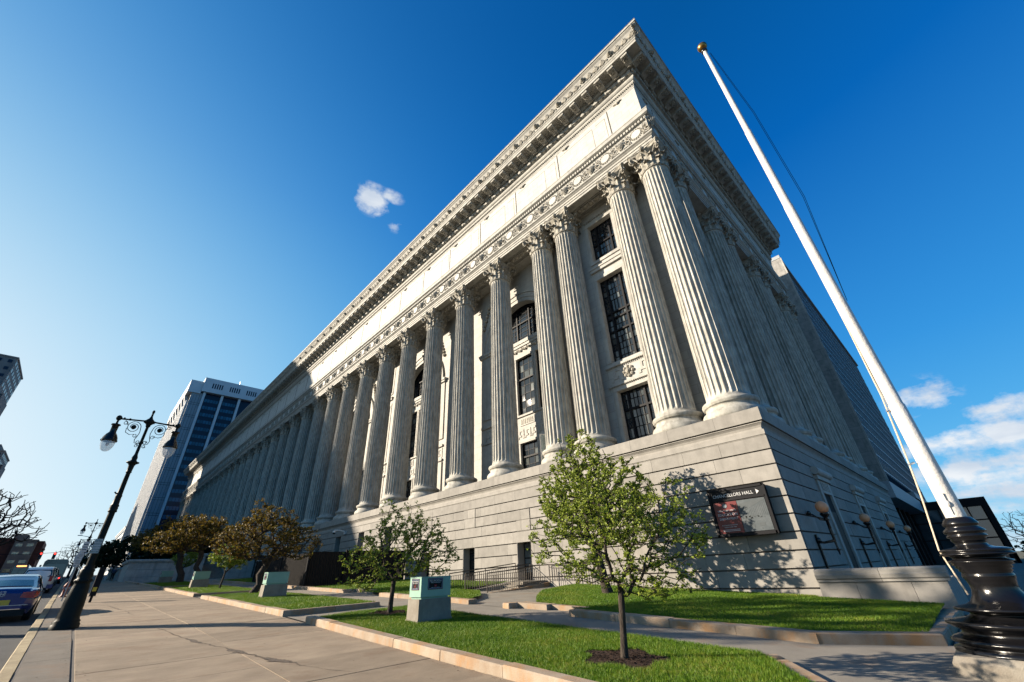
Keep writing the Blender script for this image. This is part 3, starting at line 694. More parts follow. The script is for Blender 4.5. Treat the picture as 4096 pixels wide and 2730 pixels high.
def repeat(name, me, pts, z, p, limit, label=None, mats=None):
    """alike pieces: the nearest ones parts, the rest one mesh"""
    rv, rf, base = [], [], 0
    co = np.empty(len(me.vertices)*3, np.float32); me.vertices.foreach_get('co', co); co = co.reshape(-1, 3); fs = [tuple(q.vertices) for q in me.polygons]
    for i, (x, y, k) in enumerate(pts):
        a = 0 if k == 'f' else pi/2
        if i < limit: link(name, me, B, (x, y, z), None, a)
        else:
            ca, sa = cos(a), sin(a); R_ = np.stack([co[:, 0]*ca-co[:, 1]*sa+x, co[:, 0]*sa+co[:, 1]*ca+y, co[:, 2]+z], 1); rv.append(R_); rf += [tuple(q+base for q in f) for f in fs]; base += len(co)
    if rv:
        m_ = bpy.data.meshes.new('far_'+name); m_.from_pydata(np.concatenate(rv).tolist(), [], rf); m_.materials.append(me.materials[0]); tag(link('far_'+name+'s', m_, B), kind='stuff')
# local frames below: x points into the wall, so the face looks to -x (front) or -y (side)
b = MB(); b.box(-.16, 0, -.125, .125, 0, .40); b.box(-.13, 0, .125, .315, .10, .40); dent_up = b.mesh('upper_dentil', 'marble')
repeat('upper_dentil', dent_up, along(.44, .22, .34), 32.46, .34, 290)
b = MB(); b.box(-.11, 0, -.075, .075, 0, .22); dent_lo = b.mesh('lower_dentil', 'marble')
repeat('lower_dentil', dent_lo, along(.235, .11, .22), 26.98, .22, 290)
# modillions: scrolled bracket with a rosette below
b = MB()
b.box(-.86, 0, -.26, .26, .04, .30); b.box(-.90, 0, -.30, .30, .30, .355)
pts = [(-.80, -.05), (-.70, -.02), (-.55, .0), (-.4, -.01), (-.2, -.06), (0, -.12)]
b.grid([[(x, -.26, .05), (x, -.26, z), (x, .26, z), (x, .26, .05)] for x, z in pts])
b.cap([(-.80, -.26, .05), (-.80, -.26, -.05), (-.80, .26, -.05), (-.80, .26, .05)])
b.cur = 1
b.lathe([(.001, -.16), (.07, -.15), (.10, -.10), (.10, -.05), (.19, -.07), (.24, -.03), (.22, .02)], (-.55, 0, 0), 12)
for q in range(6):
    a = 2*pi*q/6; b.sphere((-.55+.17*cos(a), .17*sin(a), -.05), .075, 6, 4)
b.tube([(-.86, -.24, .02), (-.86, .24, .02)], .07, 8); b.tube([(-.02, -.24, -.12), (-.02, .24, -.12)], .07, 8)
mod_me = b.mesh('modillion', ['marble', 'carved'])
repeat('modillion', mod_me, along(1.24, .19, .62), 33.02, .62, 200)
# coffers between the modillions
b = MB()
for s_ in (.34, .2): 
    b.grid([[(-.44+s_*cos(t), s_*sin(t)*.85, z) for t in (0, pi/2, pi, 3*pi/2)] for z in (0, -.04)], True)
b.box(-.48, -.40, -.05, .05, -.06, 0)
cof_me = b.mesh('coffer', 'carved')
repeat('coffer', cof_me, along(1.24, .81, .62), 33.365, .62, 120)
# cymatium: lion head between palmettes, leaf scrolls
b = MB()
def onc(z): return float(np.interp(z, [0, .15, .4, .65, .78], [-.10, -.12, -.18, -.30, -.42]))+.0
for q in (-.62, 0, .62):
    for k in range(-3, 4):
        a = k*.36; w_ = .05; l_ = .52-.05*abs(k)
        pts = [(onc(l_*t*cos(a))-.03-.02*sin(pi*t), q+l_*t*sin(a)*.75, .04+l_*t*cos(a)) for t in (0, .35, .7, 1)]
        b.tube(pts, [.02, .045, .055, .02], 5)
for q in (-.93, -.31, .31, .93):
    b.tube([(onc(.1+.16*t)-.03, q+.13*cos(5*t), .18+.13*sin(5*t)) for t in (0, .25, .5, .75, 1)], [.05, .045, .04, .035, .02], 5)
b.sphere((onc(.35)-.10, 1.24, .38), .19, 9, 7); b.sphere((onc(.35)-.24, 1.24, .32), .09, 7, 5)
for k in range(9):
    a = 2*pi*k/9; b.sphere((onc(.35)-.02, 1.24+.22*cos(a), .38+.22*sin(a)), .075, 5, 4)
for k in range(17): b.sphere((-.055, -1.22+.1525*k, -.02), .05, 5, 4)
cym_me = b.mesh('lion_and_palmette', 'carved')
repeat('lion_and_palmette', cym_me, along(2.6, -.6-1.24+2.6, 1.60), 33.82, 1.60, 90)
# egg and dart / leaf string under the torus
b = MB()
for k in range(8): b.sphere((-.035, -.56+.16*k, 0), .055, 5, 4, 1.6)
egg_me = b.mesh('egg_and_dart', 'carved')
repeat('egg_and_dart', egg_me, along(1.28, .6, .12), 31.66, .12, 40)
repeat('leaf_string', egg_me, along(1.28, .6, .5), 32.93, .5, 40)
# medallions and foliage of the sculpted frieze
b = MB()
b.lathe([(.001, .06), (.36, .055), (.37, .0)], (0, 0, 0), 20); me = b.mesh('medallion', 'marble_attic'); me.transform(Matrix.Rotation(-pi/2, 4, 'Y'))
repeat('medallion', me, along(2.6, .98, .17), 26.30, .17, 90)
b = MB()
for k in range(18):
    a = 2*pi*k/18; b.sphere((-.03, .45*cos(a), .45*sin(a)), .055, 5, 4)
def spiral(cy, cz, R, turns, a0, sg, tk=.035):
    b.tube([(-.05-.03*sin(pi*i/16), cy+R*(1-.8*i/16)*cos(a0+sg*turns*2*pi*i/16), cz+R*(1-.8*i/16)*sin(a0+sg*turns*2*pi*i/16)) for i in range(17)], [tk*(1.1-.5*i/16) for i in range(17)], 4)
for s_ in (-1, 1):
    spiral(s_*.78, -.08, .30, 1.3, pi/2, s_); spiral(s_*.72, .30, .17, 1.1, -pi/2, -s_, .03)
    for q in range(7):
        a = q*.5-1.6; b.tube([(-.03, s_*1.25, -.45), (-.11, s_*1.25+.26*sin(a)*.8, -.10+.1*cos(a)), (-.05, s_*1.25+.42*sin(a)*.7, .18+.22*cos(a))], [.03, .05, .015], 4)
    b.sphere((-.05, s_*.78, -.08), .08, 6, 4); b.sphere((-.04, s_*.56, -.38), .08, 5, 4); b.sphere((-.04, s_*1.0, .38), .08, 5, 4)
    for q in range(5): b.sphere((-.03, s_*(.5+.14*q), -.50+.02*(q % 2)), .06, 5, 4)
fol_me = b.mesh('foliage_relief', 'carved')
repeat('foliage_relief', fol_me, along(2.6, .98, .17), 26.30, .17, 90)
# attic panels: fine frames and joints standing for the inscription band
b = MB(); b.box(-.02, 0, -.035, .035, 0, 3.45); j_me = b.mesh('attic_joint', 'seam'); repeat('attic_joint', j_me, along(5.2, 2.5, 0), 27.8, 0, 40)
b = MB()
for y0, y1, z0, z1 in ((.28, 1.18, 2.95, 2.985), (.28, .31, .35, 2.97), (1.5, 4.9, 2.95, 2.985), (1.5, 1.53, .35, 2.97)):
    b.box(-.006, 0, y0, y1, z0, z1)
f_me = b.mesh('attic_panel', 'joint'); repeat('attic_panel', f_me, [q for q in along(5.2, 2.5-5.2, 0) if (q[2] == 'f' and q[1] > 5) or (q[2] == 's' and q[0] > 24.3)], 27.8, 0, 40)
b = MB(); b.sphere((-.06, 0, 0), .11, 8, 6); b.tube([(-.05, -.35, .1), (-.07, 0, .02), (-.05, .35, .1)], .05, 5); knob = b.mesh('attic_boss', 'carved')
repeat('attic_boss', knob, along(5.2, 2.5-1.0, .0), 31.1, 0, 40)
# soffit of the colonnade with coffers
b = MB(); b.box(19.3, 22.4, 5.2, 178.5, 24.67, 24.75); b.box(19.3, XS, 5.2, 8.0, 24.76, 24.82); b.build('colonnade_ceiling', 'marble', B)
b = MB()
for k in (-1, 1):
    for a_, c_ in ((.9, .75), (.6, .5)): b.grid([[(20.35+.0+x*c_*.62, y*a_*1.9, z) for x, y in ((-1, -1), (1, -1), (1, 1), (-1, 1))] for z in (24.66, 24.60)], True)
for q in range(-3, 4): b.lathe([(.001, -.09), (.10, -.07), (.20, -.03), (.22, 0)], (20.35, q*.52, 24.66), 8)
so_me = b.mesh('soffit_coffer', 'carved')
for y0, y1 in zip(front_cols, front_cols[1:]):
    if y1-y0 > 4: link('soffit_coffer', so_me, B, (0, (y0+y1)/2, 0))

# small litter: bits of leaf and grit blown against the kerbs
b = MB(); r = random.Random(12)
for k in range(420):
    if k < 200: y = r.uniform(4, 30); x = XE-.02-abs(r.gauss(0, .10))
    elif k < 300: y = r.uniform(8, 34); x = .52+r.gauss(0, .12)
    else: y = r.uniform(5, 26); x = r.uniform(.0, 5)
    z = gz(y)+.010; s_ = r.uniform(.006, .022); a = r.uniform(0, 6.3); c_, d_ = cos(a)*s_, sin(a)*s_
    b.face((x-c_, y-d_, z), (x+d_*.6, y-c_*.6, z+r.uniform(0, .006)), (x+c_, y+d_, z), (x-d_*.6, y+c_*.6, z+r.uniform(0, .004)))
tag(b.build('leaf_litter', 'mulch'), 'dry leaf bits and grit scattered on the pavement along the kerbs', 'litter', kind='stuff')

# ---- inner walls and windows
def win(parent, x, y0, y1, z0, z1, vb, hb, thick=(), thickh=(), arch=None, pieces=True, pane='pane'):
    """window on a plane x = const facing -x; vb / hb bar positions (fractions); thick ones are mullions"""
    b = MB(); w = y1-y0; h = z1-z0; e = .07
    b.box(x-.06, x+.06, y0, y0+e, z0, z1); b.box(x-.06, x+.06, y1-e, y1, z0, z1); b.box(x-.06, x+.06, y0+e, y1-e, z0, z0+e)
    if not arch: b.box(x-.06, x+.06, y0+e, y1-e, z1-e, z1)
    def topz(y):
        if not arch: return z1-e
        yc, R = (y0+y1)/2, w/2
        return arch+sqrt(max(R*R-(y-yc)**2, .01))
    for v in vb:
        y = y0+v*w; t = .018; b.box(x-.025, x+.025, y-t, y+t, z0+e, topz(y)-.01)
    for v in thick:
        y = y0+v*w; b.box(x-.11, x+.05, y-.065, y+.065, z0+e, topz(y)-.01)
    for q in hb:
        z = z0+q*h; a, c = y0+e, y1-e
        if arch and z > arch: d = sqrt(max((w/2)**2-(z-arch)**2, .01)); a, c = (y0+y1)/2-d, (y0+y1)/2+d
        b.box(x-.024, x+.024, a, c, z-.017, z+.017)
    for q in thickh:
        z = z0+q*h; b.box(x-.10, x+.045, y0+e, y1-e, z-.06, z+.06)
    if arch:
        yc, R = (y0+y1)/2, w/2; ro = [(x, yc+R*cos(pi*i/20), arch+R*sin(pi*i/20)) for i in range(21)]; b.tube(ro, .08, 4)
        b.v = [(px, min(max(py, y0), y1), pz) for px, py, pz in b.v]
    f = b.build('window', 'frame', parent)
    ys = sorted([0]+list(vb)+list(thick)+[1]); zs = sorted([0]+list(hb)+list(thickh)+[1])
    if pieces:
        for i in range(len(ys)-1):
            for j in range(len(zs)-1):
                ya, yb, za, zb = y0+ys[i]*w, y0+ys[i+1]*w, z0+zs[j]*h, z0+zs[j+1]*h
                if arch and hypot((ya+yb)/2-(y0+y1)/2, max(0, (za+zb)/2-arch)) > w/2-.15: continue
                tlt = rnd.uniform(-.016, .016); p = MB(); m_ = 'pane_pale' if rnd.random() < .28 and z0 < 12 else pane
                if arch:
                    R = w/2; yc = (y0+y1)/2
                    cl = lambda yy, zz: (x+.01+tlt, yy, min(zz, arch+sqrt(max(R*R-(yy-yc)**2, 0))))
                    p.face(cl(ya, za), cl(yb, za), cl(yb, zb), cl(ya, zb))
                else: p.face((x+.01+tlt, ya, za), (x+.01-tlt, yb, za), (x+.01-tlt, yb, zb), (x+.01+tlt, ya, zb))
                p.build('pane', m_, f)
    else:
        p = MB(); p.box(x, x+.02, y0, y1, z0, z1 if not arch else arch); 
        if arch: p.cap([(x+.01, (y0+y1)/2+w/2*cos(pi*i/16), arch+w/2*sin(pi*i/16)) for i in range(17)])
        p.build('pane', pane, f)
    return f
def wall_x(b, x0, x1, ya, yb, z0, z1, holes):
    """solid wall with rectangular holes"""
    ys = sorted({ya, yb}|{min(max(h[0], ya), yb) for h in holes}|{min(max(h[1], ya), yb) for h in holes})
    for a, c in zip(ys, ys[1:]):
        if c-a < 1e-4: continue
        hh = sorted([(h[2], h[3]) for h in holes if h[0] < (a+c)/2 < h[1]]); z = z0
        for p, q in hh:
            if p > z: b.box(x0, x1, a, c, z, p)
            z = q
        if z < z1: b.box(x0, x1, a, c, z, z1)
def key_band(b, x, y0, y1, z0, h):
    """greek key in relief"""
    s = h/5; y = y0
    while y+5*s <= y1:
        for (a, c, p, q) in ((0, 1, 0, 5), (1, 4, 4, 5), (3, 4, 1, 4), (2, 3, 1, 2), (4, 5, 0, 1)):
            b.box(x-.045, x, y+a*s, y+c*s-.0*s, z0+p*s, z0+q*s)
        y += 5.4*s
b1 = 10.1; b2 = 12.2
wall = MB(); carve = MB(); trim = MB()
PX = 21.1
def stack_bay(yc, near, x=PX, span=None):
    """bay with three rectangular windows one above the other"""
    ya, yb = yc-1.05, yc+1.05
    hs = [(ya, yb, 6.0, 9.45), (ya, yb, 11.45, 18.1), (ya, yb, 19.85, 23.35)]
    V3 = (.36, .5, .64); 
    win(B, x+.42, ya, yb, 6.0, 9.45, (.11, .38, .5, .62, .89)[1:4], (.16, .33, .50, .84), (.23, .77), (.66,), pieces=near)
    win(B, x+.42, ya, yb, 11.45, 18.1, (.38, .5, .62), (.07, .14, .21, .28, .42, .72, .79, .86, .93), (.23, .77), (.35, .5, .57), pieces=near)
    win(B, x+.42, ya, yb, 19.85, 23.35, (.38, .5, .62), (.18, .34, .64, .80), (.23, .77), (.5,), pieces=near)
    trim.box(x-.16, x+.3, ya-.35, yb+.35, 18.85, 19.10); trim.box(x-.22, x+.3, ya-.42, yb+.42, 19.10, 19.22); trim.box(x-.08, x+.3, ya-.25, yb+.25, 19.6, 19.84)
    for z0, z1 in ((6.0, 9.45), (11.45, 18.1), (19.85, 23.35)):
        trim.box(x-.05, x+.02, ya-.30, ya-.02, z0, z1); trim.box(x-.05, x+.02, yb+.02, yb+.30, z0, z1); trim.box(x-.06, x+.02, ya-.3, yb+.3, z1+.01, z1+.28)
    for z in (9.86, 11.18): 
        trim.box(x-.12, x+.02, ya-.5, yb+.5, z-.06, z+.08)
        for k in range(24): carve.sphere((x-.13, ya-.45+k*(yb-ya+.9)/23, z-.1), .045, 5, 3)
    key_band(trim, x-.001, ya-.45, yc-.35, 10.1, .85); key_band(trim, x-.001, yc+.42, yb+.5, 10.1, .85)
    carve.sphere((x-.05, yc, 10.5), .20, 9, 6)
    for q in range(8): carve.sphere((x-.04, yc+.30*cos(q*pi/4), 10.5+.30*sin(q*pi/4)), .12, 6, 4)
    for k in range(14): carve.sphere((x-.03, ya-.3+k*.2, 23.9), .09, 5, 4)
    return hs
hs = stack_bay(11.15, True)
wall_x(wall, PX, PX+.9, 6.7, 16.45, 5.6, 24.7, hs)
# side wall of the corner pavilion, behind the side columns
wall.box(PX+.001, XS, 6.75, 7.6, 5.6, 24.69)
for xc in (25.85, 34.65, 43.45):
    pass
WX = 21.9
for k in range(10):
    yc = 21.35+15.5*k; near = k < 2
    ya, yb = yc-4.85, yc+10.65 if k < 9 else yc+4.85
    R = 3.5; ZS_ = 17.8
    # flat wall with an arched opening
    wall.box(WX, WX+.5, ya, yc-R, 5.6, 24.69) if k == 0 else wall.box(WX, WX+.5, yc-4.9, yc-R, 5.6, 24.69)
    wall.box(WX, WX+.5, yc+R, yc+4.85, 5.6, 24.69)
    ar = [(yc+R*cos(pi*i/24), ZS_+R*sin(pi*i/24)) for i in range(25)]
    for x in (WX,):
        wall.grid([[(x, y, z) for y, z in ar], [(x, y, 24.69) for y, z in ar]])
    wall.grid([[(WX, y, z) for y, z in ar], [(WX+.62, y, z) for y, z in ar]])
    # archivolt rings
    for r0, r1, px in ((R+.02, R+.38, .06), (R+.38, R+.80, .12), (R+.80, R+1.0, .2)):
        A = [(yc+r0*cos(pi*i/24), ZS_+r0*sin(pi*i/24)) for i in range(25)]; D = [(yc+r1*cos(pi*i/24), ZS_+r1*sin(pi*i/24)) for i in range(25)]
        trim.grid([[(WX, *p) for p in A], [(WX-px, *p) for p in A], [(WX-px, *p) for p in D], [(WX, *p) for p in D]])
    # imposts, pilasters, key bands on the piers
    for s_ in (-1, 1):
        c0 = yc+s_*(R+.65); trim.box(WX-.25, WX+.01, c0-.75, c0+.75, 17.35, 17.55); trim.box(WX-.32, WX+.01, c0-.82, c0+.82, 17.55, 17.78)
        trim.box(WX-.10, WX+.01, c0-.62, c0+.62, 11.4, 17.35); trim.box(WX-.15, WX+.01, c0-.7, c0+.7, 9.3, 9.5); trim.box(WX-.15, WX+.01, c0-.7, c0+.7, 10.65, 10.85)
        key_band(trim, WX-.001, c0-.6, c0+.6, 9.62, .9)
        trim.box(WX-.12, WX+.01, c0-.66, c0+.66, 5.61, 9.2)
        for q in range(6): carve.sphere((WX-.08, yc+s_*(4.4-.16*q), 20.6+.42*q), .2, 6, 5)
    # inner screen in the arch
    ix = WX+.62
    hh = [(yc-3.15, yc-1.35, 11.0, 16.1), (yc-.95, yc+.95, 11.0, 16.1), (yc+1.35, yc+3.15, 11.0, 16.1), (yc-3.0, yc-1.4, 6.0, 8.7), (yc-.9, yc+.9, 6.0, 8.7), (yc+1.4, yc+3.0, 6.0, 8.7)]
    wall_x(wall, ix, ix+.4, yc-R, yc+R, 5.6, 17.75, hh)
    wall.box(ix+.401, ix+.45, yc-R, yc+R, 5.6, 17.7) if False else None
    for i, q in enumerate(hh):
        win(B, ix+.22, *q, (.2, .4, .6, .8) if False else (.33, .67), (.12, .24, .36, .5, .64, .76, .88) if q[2] > 10 else (.2, .4, .8), (), (.62,), pieces=near)
        trim.box(ix-.06, ix+.01, q[0]-.16, q[0]-.01, q[2], q[3]); trim.box(ix-.06, ix+.01, q[1]+.01, q[1]+.16, q[2], q[3]); trim.box(ix-.07, ix+.01, q[0]-.2, q[1]+.2, q[3]+.01, q[3]+.18)
        trim.box(ix-.12, ix+.01, q[0]-.2, q[1]+.2, q[2]-.16, q[2]-.01)
    trim.box(ix-.16, ix+.01, yc-R, yc+R, 17.4, 17.74); trim.box(ix-.09, ix+.01, yc-R, yc+R, 17.15, 17.39)
    for q in range(34): carve.sphere((ix-.07, yc-3.35+.203*q, 16.78+.07*(q % 3)), .12, 5, 4)
    for d in (-1.15, 1.15, -3.3, 3.3):
        for q in range(12): carve.sphere((ix-.04, yc+d, 11.2+.42*q), .075, 5, 4)
    for d in (-2.2, 0, 2.2):
        trim.box(ix-.05, ix+.01, yc+d-.8, yc+d+.8, 10.1, 10.7)
        for q in range(7): carve.box(ix-.075, ix-.05, yc+d-.62+.2*q, yc+d-.52+.2*q, 10.2, 10.6)
    key_band(trim, ix-.001, yc-3.3, yc+3.3, 9.1, .7)
    win(B, ix+.25, yc-R+.05, yc+R-.05, 17.76, 17.8+R-.06, (.08, .16, .27, .33, .44, .56, .67, .73, .84, .92), (.14, .28, .42, .70, .84), (.22, .5-.11, .61, .78), (.56,), arch=17.8, pieces=near)
    if k < 9:
        y2 = yc+7.75; hs = stack_bay(y2, k < 1, WX)
        wall_x(wall, WX, WX+.5, yc+4.85, yc+10.6, 5.6, 24.69, hs)
wall_x(wall, PX, PX+.9, 166.0, 178.6, 5.6, 24.7, [])
wall.build('inner_wall', 'marble_wall', B); trim.build('wall_trim', 'marble', B); carve.build('carved_ornament', 'carved', B)
b = MB(); b.box(24.0, 50, 8.0, 178, 5.2, 34.6); b.box(22.85, 23.0, 16.6, 166, 5.6, 24.6); b.build('interior_core', 'dark', B)
# casement standing open beside the first arch
cw = thing('open_casement', 'pale framed glass casement standing open behind the fourth column from the corner', 'casement', (20.9, 17.9, 5.65))
b = MB()
A0 = Vector((19.55, 17.55, 0)); A1 = Vector((20.75, 16.9, 0)); A2 = Vector((21.2, 17.9, 0))
for P_, Q_ in ((A0, A1), (A1, A2)):
    d = (Q_-P_).normalized()
    for t0, t1, z0, z1 in ((0, .06, 5.66, 7.85), (1, -.06, 5.66, 7.85)):
        q = P_+(Q_-P_)*t0; e = q+d*t1; b.hexa([(q.x-.03, q.y, z0), (q.x+.03, q.y, z0), (e.x+.03, e.y, z0), (e.x-.03, e.y, z0), (q.x-.03, q.y, z1), (q.x+.03, q.y, z1), (e.x+.03, e.y, z1), (e.x-.03, e.y, z1)])
    for z in (5.66, 7.79): b.hexa([(P_.x-.03, P_.y, z), (P_.x+.03, P_.y, z), (Q_.x+.03, Q_.y, z), (Q_.x-.03, Q_.y, z), (P_.x-.03, P_.y, z+.06), (P_.x+.03, P_.y, z+.06), (Q_.x+.03, Q_.y, z+.06), (Q_.x-.03, Q_.y, z+.06)])
b.build('casement_frame', 'white_paint', cw)
b = MB(); b.face((A0.x, A0.y, 5.7), (A1.x, A1.y, 5.7), (A1.x, A1.y, 7.8), (A0.x, A0.y, 7.8)); b.build('casement_glass', 'leaf_glass', cw)
b = MB(); b.face((A1.x, A1.y, 5.7), (A2.x, A2.y, 5.7), (A2.x, A2.y, 7.8), (A1.x, A1.y, 7.8)); b.build('casement_glass', 'leaf_glass', cw)

# ---- openings in the granite
for i, (y0, y1, z0, z1, kd_) in enumerate(OPEN):
    if y0 > 110: 
        b = MB(); b.box(18.93, 19.0, y0, y1, z0, z1); b.build('window', 'frame', B); continue
    b = MB(); b.box(19.56, 19.61, y0, y1, z0, z1); b.build('window_recess', 'dark', B)
    b = MB(); b.box(18.905, 19.56, y0-.0, y0+.03, z0, z1-.03); b.box(18.905, 19.56, y1-.03, y1, z0, z1-.03); b.box(18.905, 19.56, y0, y1, z1-.029, z1); b.build('reveal', 'granite', B)
    f = MB(); x = 19.50
    f.box(x-.05, x, y0, y0+.07, z0, z1); f.box(x-.05, x, y1-.07, y1, z0, z1); f.box(x-.05, x, y0+.07, y1-.07, z1-.07, z1)
    nb = 3 if kd_ == 'door' else 2
    for q in range(1, nb+1): f.box(x-.04, x, y0+.07, y1-.07, z1-(z1-z0)*.17*q-.02*q, z1-(z1-z0)*.17*q+.02)
    f.box(x-.045, x, (y0+y1)/2-.02, (y0+y1)/2+.02, z0, z1-.07)
    fo = f.build('door' if kd_ == 'door' else 'window', 'frame', B)
    g = MB(); g.face((x-.02, y0+.07, z0+(.9 if kd_ == 'door' else 0)), (x-.02, y1-.07, z0+(.9 if kd_ == 'door' else 0)), (x-.02, y1-.07, z1-.07), (x-.02, y0+.07, z1-.07)); g.build('pane', 'pane_pale' if kd_ == 'door' else 'pane', fo)
# side doors with white architraves
for k in range(3):
    x0, x1 = 24.75+8.85*k, 27.15+8.85*k
    b = MB(); zb = -1.5
    b.box(x0, x0+.38, 4.50, 4.66, zb, 3.30); b.box(x1-.38, x1, 4.50, 4.66, zb, 3.30); b.box(x0+.38, x1-.38, 4.50, 4.66, 2.72, 3.30)
    b.box(x0-.12, x1+.12, 4.40, 4.66, 3.31, 3.50)
    b.lathe([(.0, 0), (.19, .0), (.19, x1-x0+.5), (0, x1-x0+.5)], (0, 0, 0), 14)
    n_ = 4*14; b.v[-n_:] = [(x0-.25+z, 4.42+xx*.9, 3.69+yq) for xx, yq, z in b.v[-n_:]]
    for q in range(5): b.box(x0+.5+.32*q, x0+.62+.32*q, 4.47, 4.50, 2.85, 3.2)
    fo = b.build('door_surround', 'marble', B); 
    d = MB(); d.box(x0+.38, x1-.38, 4.60, 4.66, zb, 2.72); d.build('door', 'dark', B)
    for q in (0, 1):
        l_ = MB(); xa = x0+.42+q*(x1-x0-.84)/2; l_.box(xa, xa+(x1-x0-.9)/2, 4.585, 4.60, zb, 1.9); l_.build('door_leaf', 'sign_green' if 0 else 'frame', B)
# end wall: the tall annexe
AN = thing('annexe', 'tall grey stone and ribbed glass annexe rising behind the side of the columned building', 'annexe', (50.6, 4.1, 5.5))
b = MB(); b.box(50.6, 52.2, 4.1, 8.5, 5.6, 31.9); b.box(50.5, 52.2, 4.6, 9, -1.5, 5.6); b.box(50.5, 51.5, 9, 30, -1.5, 31.9)
b.build('stone_end_wall', mat('annexe_stone', (.30, .29, .27), .8, (.20, .195, .18), 1.6, .1, 30, extra=ashlar(3.0, 1.45, .45, streak((.12, .12, .12), .5, 1, .4)), rand=0), AN)
b = MB(); b.box(52.2, 98, 4.3, 30, 7.0, 32.2); b.build('spandrel_wall', mat('annexe_panel', (.10, .15, .21), .6, (.06, .10, .14), .5, stretch=(.5, 1, 1.4)), AN)
b = MB(); b.box(50.55, 98.05, 4.02, 30, 31.9, 32.35); b.build('roof_fascia', mat('annexe_fascia', (.30, .32, .34), .6), AN)
b = MB(); b.box(50.5, 76, 3.95, 12, 4.35, 5.75); b.build('fascia', bpy.data.materials['annexe_fascia'], AN); b = MB(); b.box(76, 98, 4.05, 12, 6.2, 7.0); b.build('fascia', bpy.data.materials['annexe_fascia'], AN)
b = MB(); b.box(50.58, 50.78, 3.94, 4.09, 5.8, 31.9); b.build('corner_pipe', 'marble', AN)
fin = MB(); fin.box(-.05, .05, -.07, 0, 0, 24.9); fin_me = fin.mesh('fin', mat('annexe_rib', (.16, .20, .24), .5))
for k in range(30): link('rib', fin_me, AN, (52.4+1.55*k, 4.3, 7.0))
gp = MB(); gp.box(-.62, .62, -.03, 0, .22, .95); gp_me = gp.mesh('annexe_pane', 'frame')
n_ = 0; far = MB()
for k in range(29):
    for j in range(16):
        x, z = 53.18+1.55*k, 7.25+1.55*j
        if n_ < 300: link('pane', gp_me, AN, (x, 4.3, z)); n_ += 1
        else: far.box(x-.68, x+.68, 4.27, 4.3, z+.12, z+1.0)
tag(far.build('far_panes', 'frame', AN), kind='stuff')
lg = MB()
for j in range(17): lg.box(52.2, 98, 4.22, 4.3, 7.12+1.55*j, 7.26+1.55*j)
lg.build('ledge', mat('annexe_ledge', (.30, .36, .42), .5), AN)
# dark recess with piers under the annexe
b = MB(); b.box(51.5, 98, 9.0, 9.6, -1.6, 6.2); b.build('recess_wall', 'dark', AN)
for k in range(5): block('pier', AN, 54+4.2*k, 54.9+4.2*k, 5.2, 6.2, -1.6, 4.35, 'frame')
# glass pavilion
PV = thing('glass_pavilion', 'low dark steel and glass pavilion beyond the side doors', 'pavilion', (76, 1.5, -1.6))
b = MB(); b.box(76.2, 96, -1.5, 11, -1.6, 5.3); b.build('pavilion_body', 'dark', PV)
b = MB(); b.box(75.8, 97, -1.8, 4.0, 4.62, 5.55); b.box(75.8, 76.2, -1.8, -1.25, -1.6, 4.62); b.box(75.8, 97, -1.8, -1.5, -1.6, .3)
b.box(75.8, 76.2, 4.0, 11, 4.62, 5.55)
for q in range(1, 9): b.box(75.95, 76.1, -1.25+1.3*q, -1.15+1.3*q, -1.6, 4.62)
for z in (1.2, 3.1): b.box(75.95, 76.1, -1.25, 10, z, z+.1)
b.build('steel_frame', 'frame', PV)
for q in range(8):
    for z0, z1 in ((-1.6, 1.2), (1.3, 3.1), (3.2, 4.62)): block('pane', PV, 76.05, 76.07, -1.13+1.3*q, .03+1.3*q, z0+.02, z1-.02, 'pavilion_glass') if 'pavilion_glass' in M else None

AN.location = (60.72, 4.92, 6.60); AN.scale = (1.2, 1.2, 1.2)     # annexe scaled up about the camera, behind the end of the side colonnade
PV.location = (91.2, 1.8, -1.92); PV.scale = (1.2, 1.2, 1.2)  # pavilion enlarged and moved back by the same scaling about the camera

# ------------------------------------------------------------------ sign on the podium
sg = thing('notice_board', 'wide black framed notice board with red and photographic panels at the podium corner', 'sign', (18.55, 6.25, .9))
b = MB(); X0, X1 = 18.52, 18.86
b.box(X0, X1, 5.17, 7.33, .90, 2.62)
b.build('case', 'sign_black', sg)
b = MB()
for q in ((5.17, 7.33, 2.56, 2.64), (5.17, 7.33, .86, .96), (5.13, 5.23, .86, 2.64), (7.27, 7.37, .86, 2.64), (5.2, 7.3, 2.17, 2.22)): b.box(X0-.04, X0+.02, *q)
b.build('frame', 'frame', sg)
b = MB(); b.box(X0-.012, X0-.002, 6.32, 7.24, .99, 2.13); b.build('red_panel', 'sign_red', sg)
pp = MB(); pp.box(X0-.012, X0-.002, 5.26, 6.30, .99, 2.13); pho = pp.build('picture_panel', 'photo_print', sg)
b = MB(); r = random.Random(3)                    # printed picture: a colonnade above a snowy street with figures
for k in range(15): 
    y = 6.2-.062*k; b.box(X0-.016, X0-.013, y-.018, y+.0, 1.52, 1.62+.028*k)
b.build('printed_colonnade', 'sign_dark', pho)
b = MB(); b.prism([(0, 6.28, 1.66), (0, 5.27, 2.06), (0, 5.27, 2.12), (0, 6.28, 2.0)], (X0-.015, 0, 0), (X0-.013, 0, 0))
for k in range(30): y = r.uniform(5.3, 6.2); z = r.uniform(1.42, 1.50); b.box(X0-.016, X0-.014, y, y+.05, z, z+.04)
for y, z, w, h in ((6.05, 1.33, .14, .1), (5.98, 1.13, .03, .14), (5.93, 1.12, .03, .14), (5.88, 1.11, .03, .14), (5.5, 1.14, .2, .12), (5.62, 1.04, .04, .06)): b.box(X0-.016, X0-.014, y, y+w, z, z+h)
b.build('printed_figures', 'sign_dark', pho)
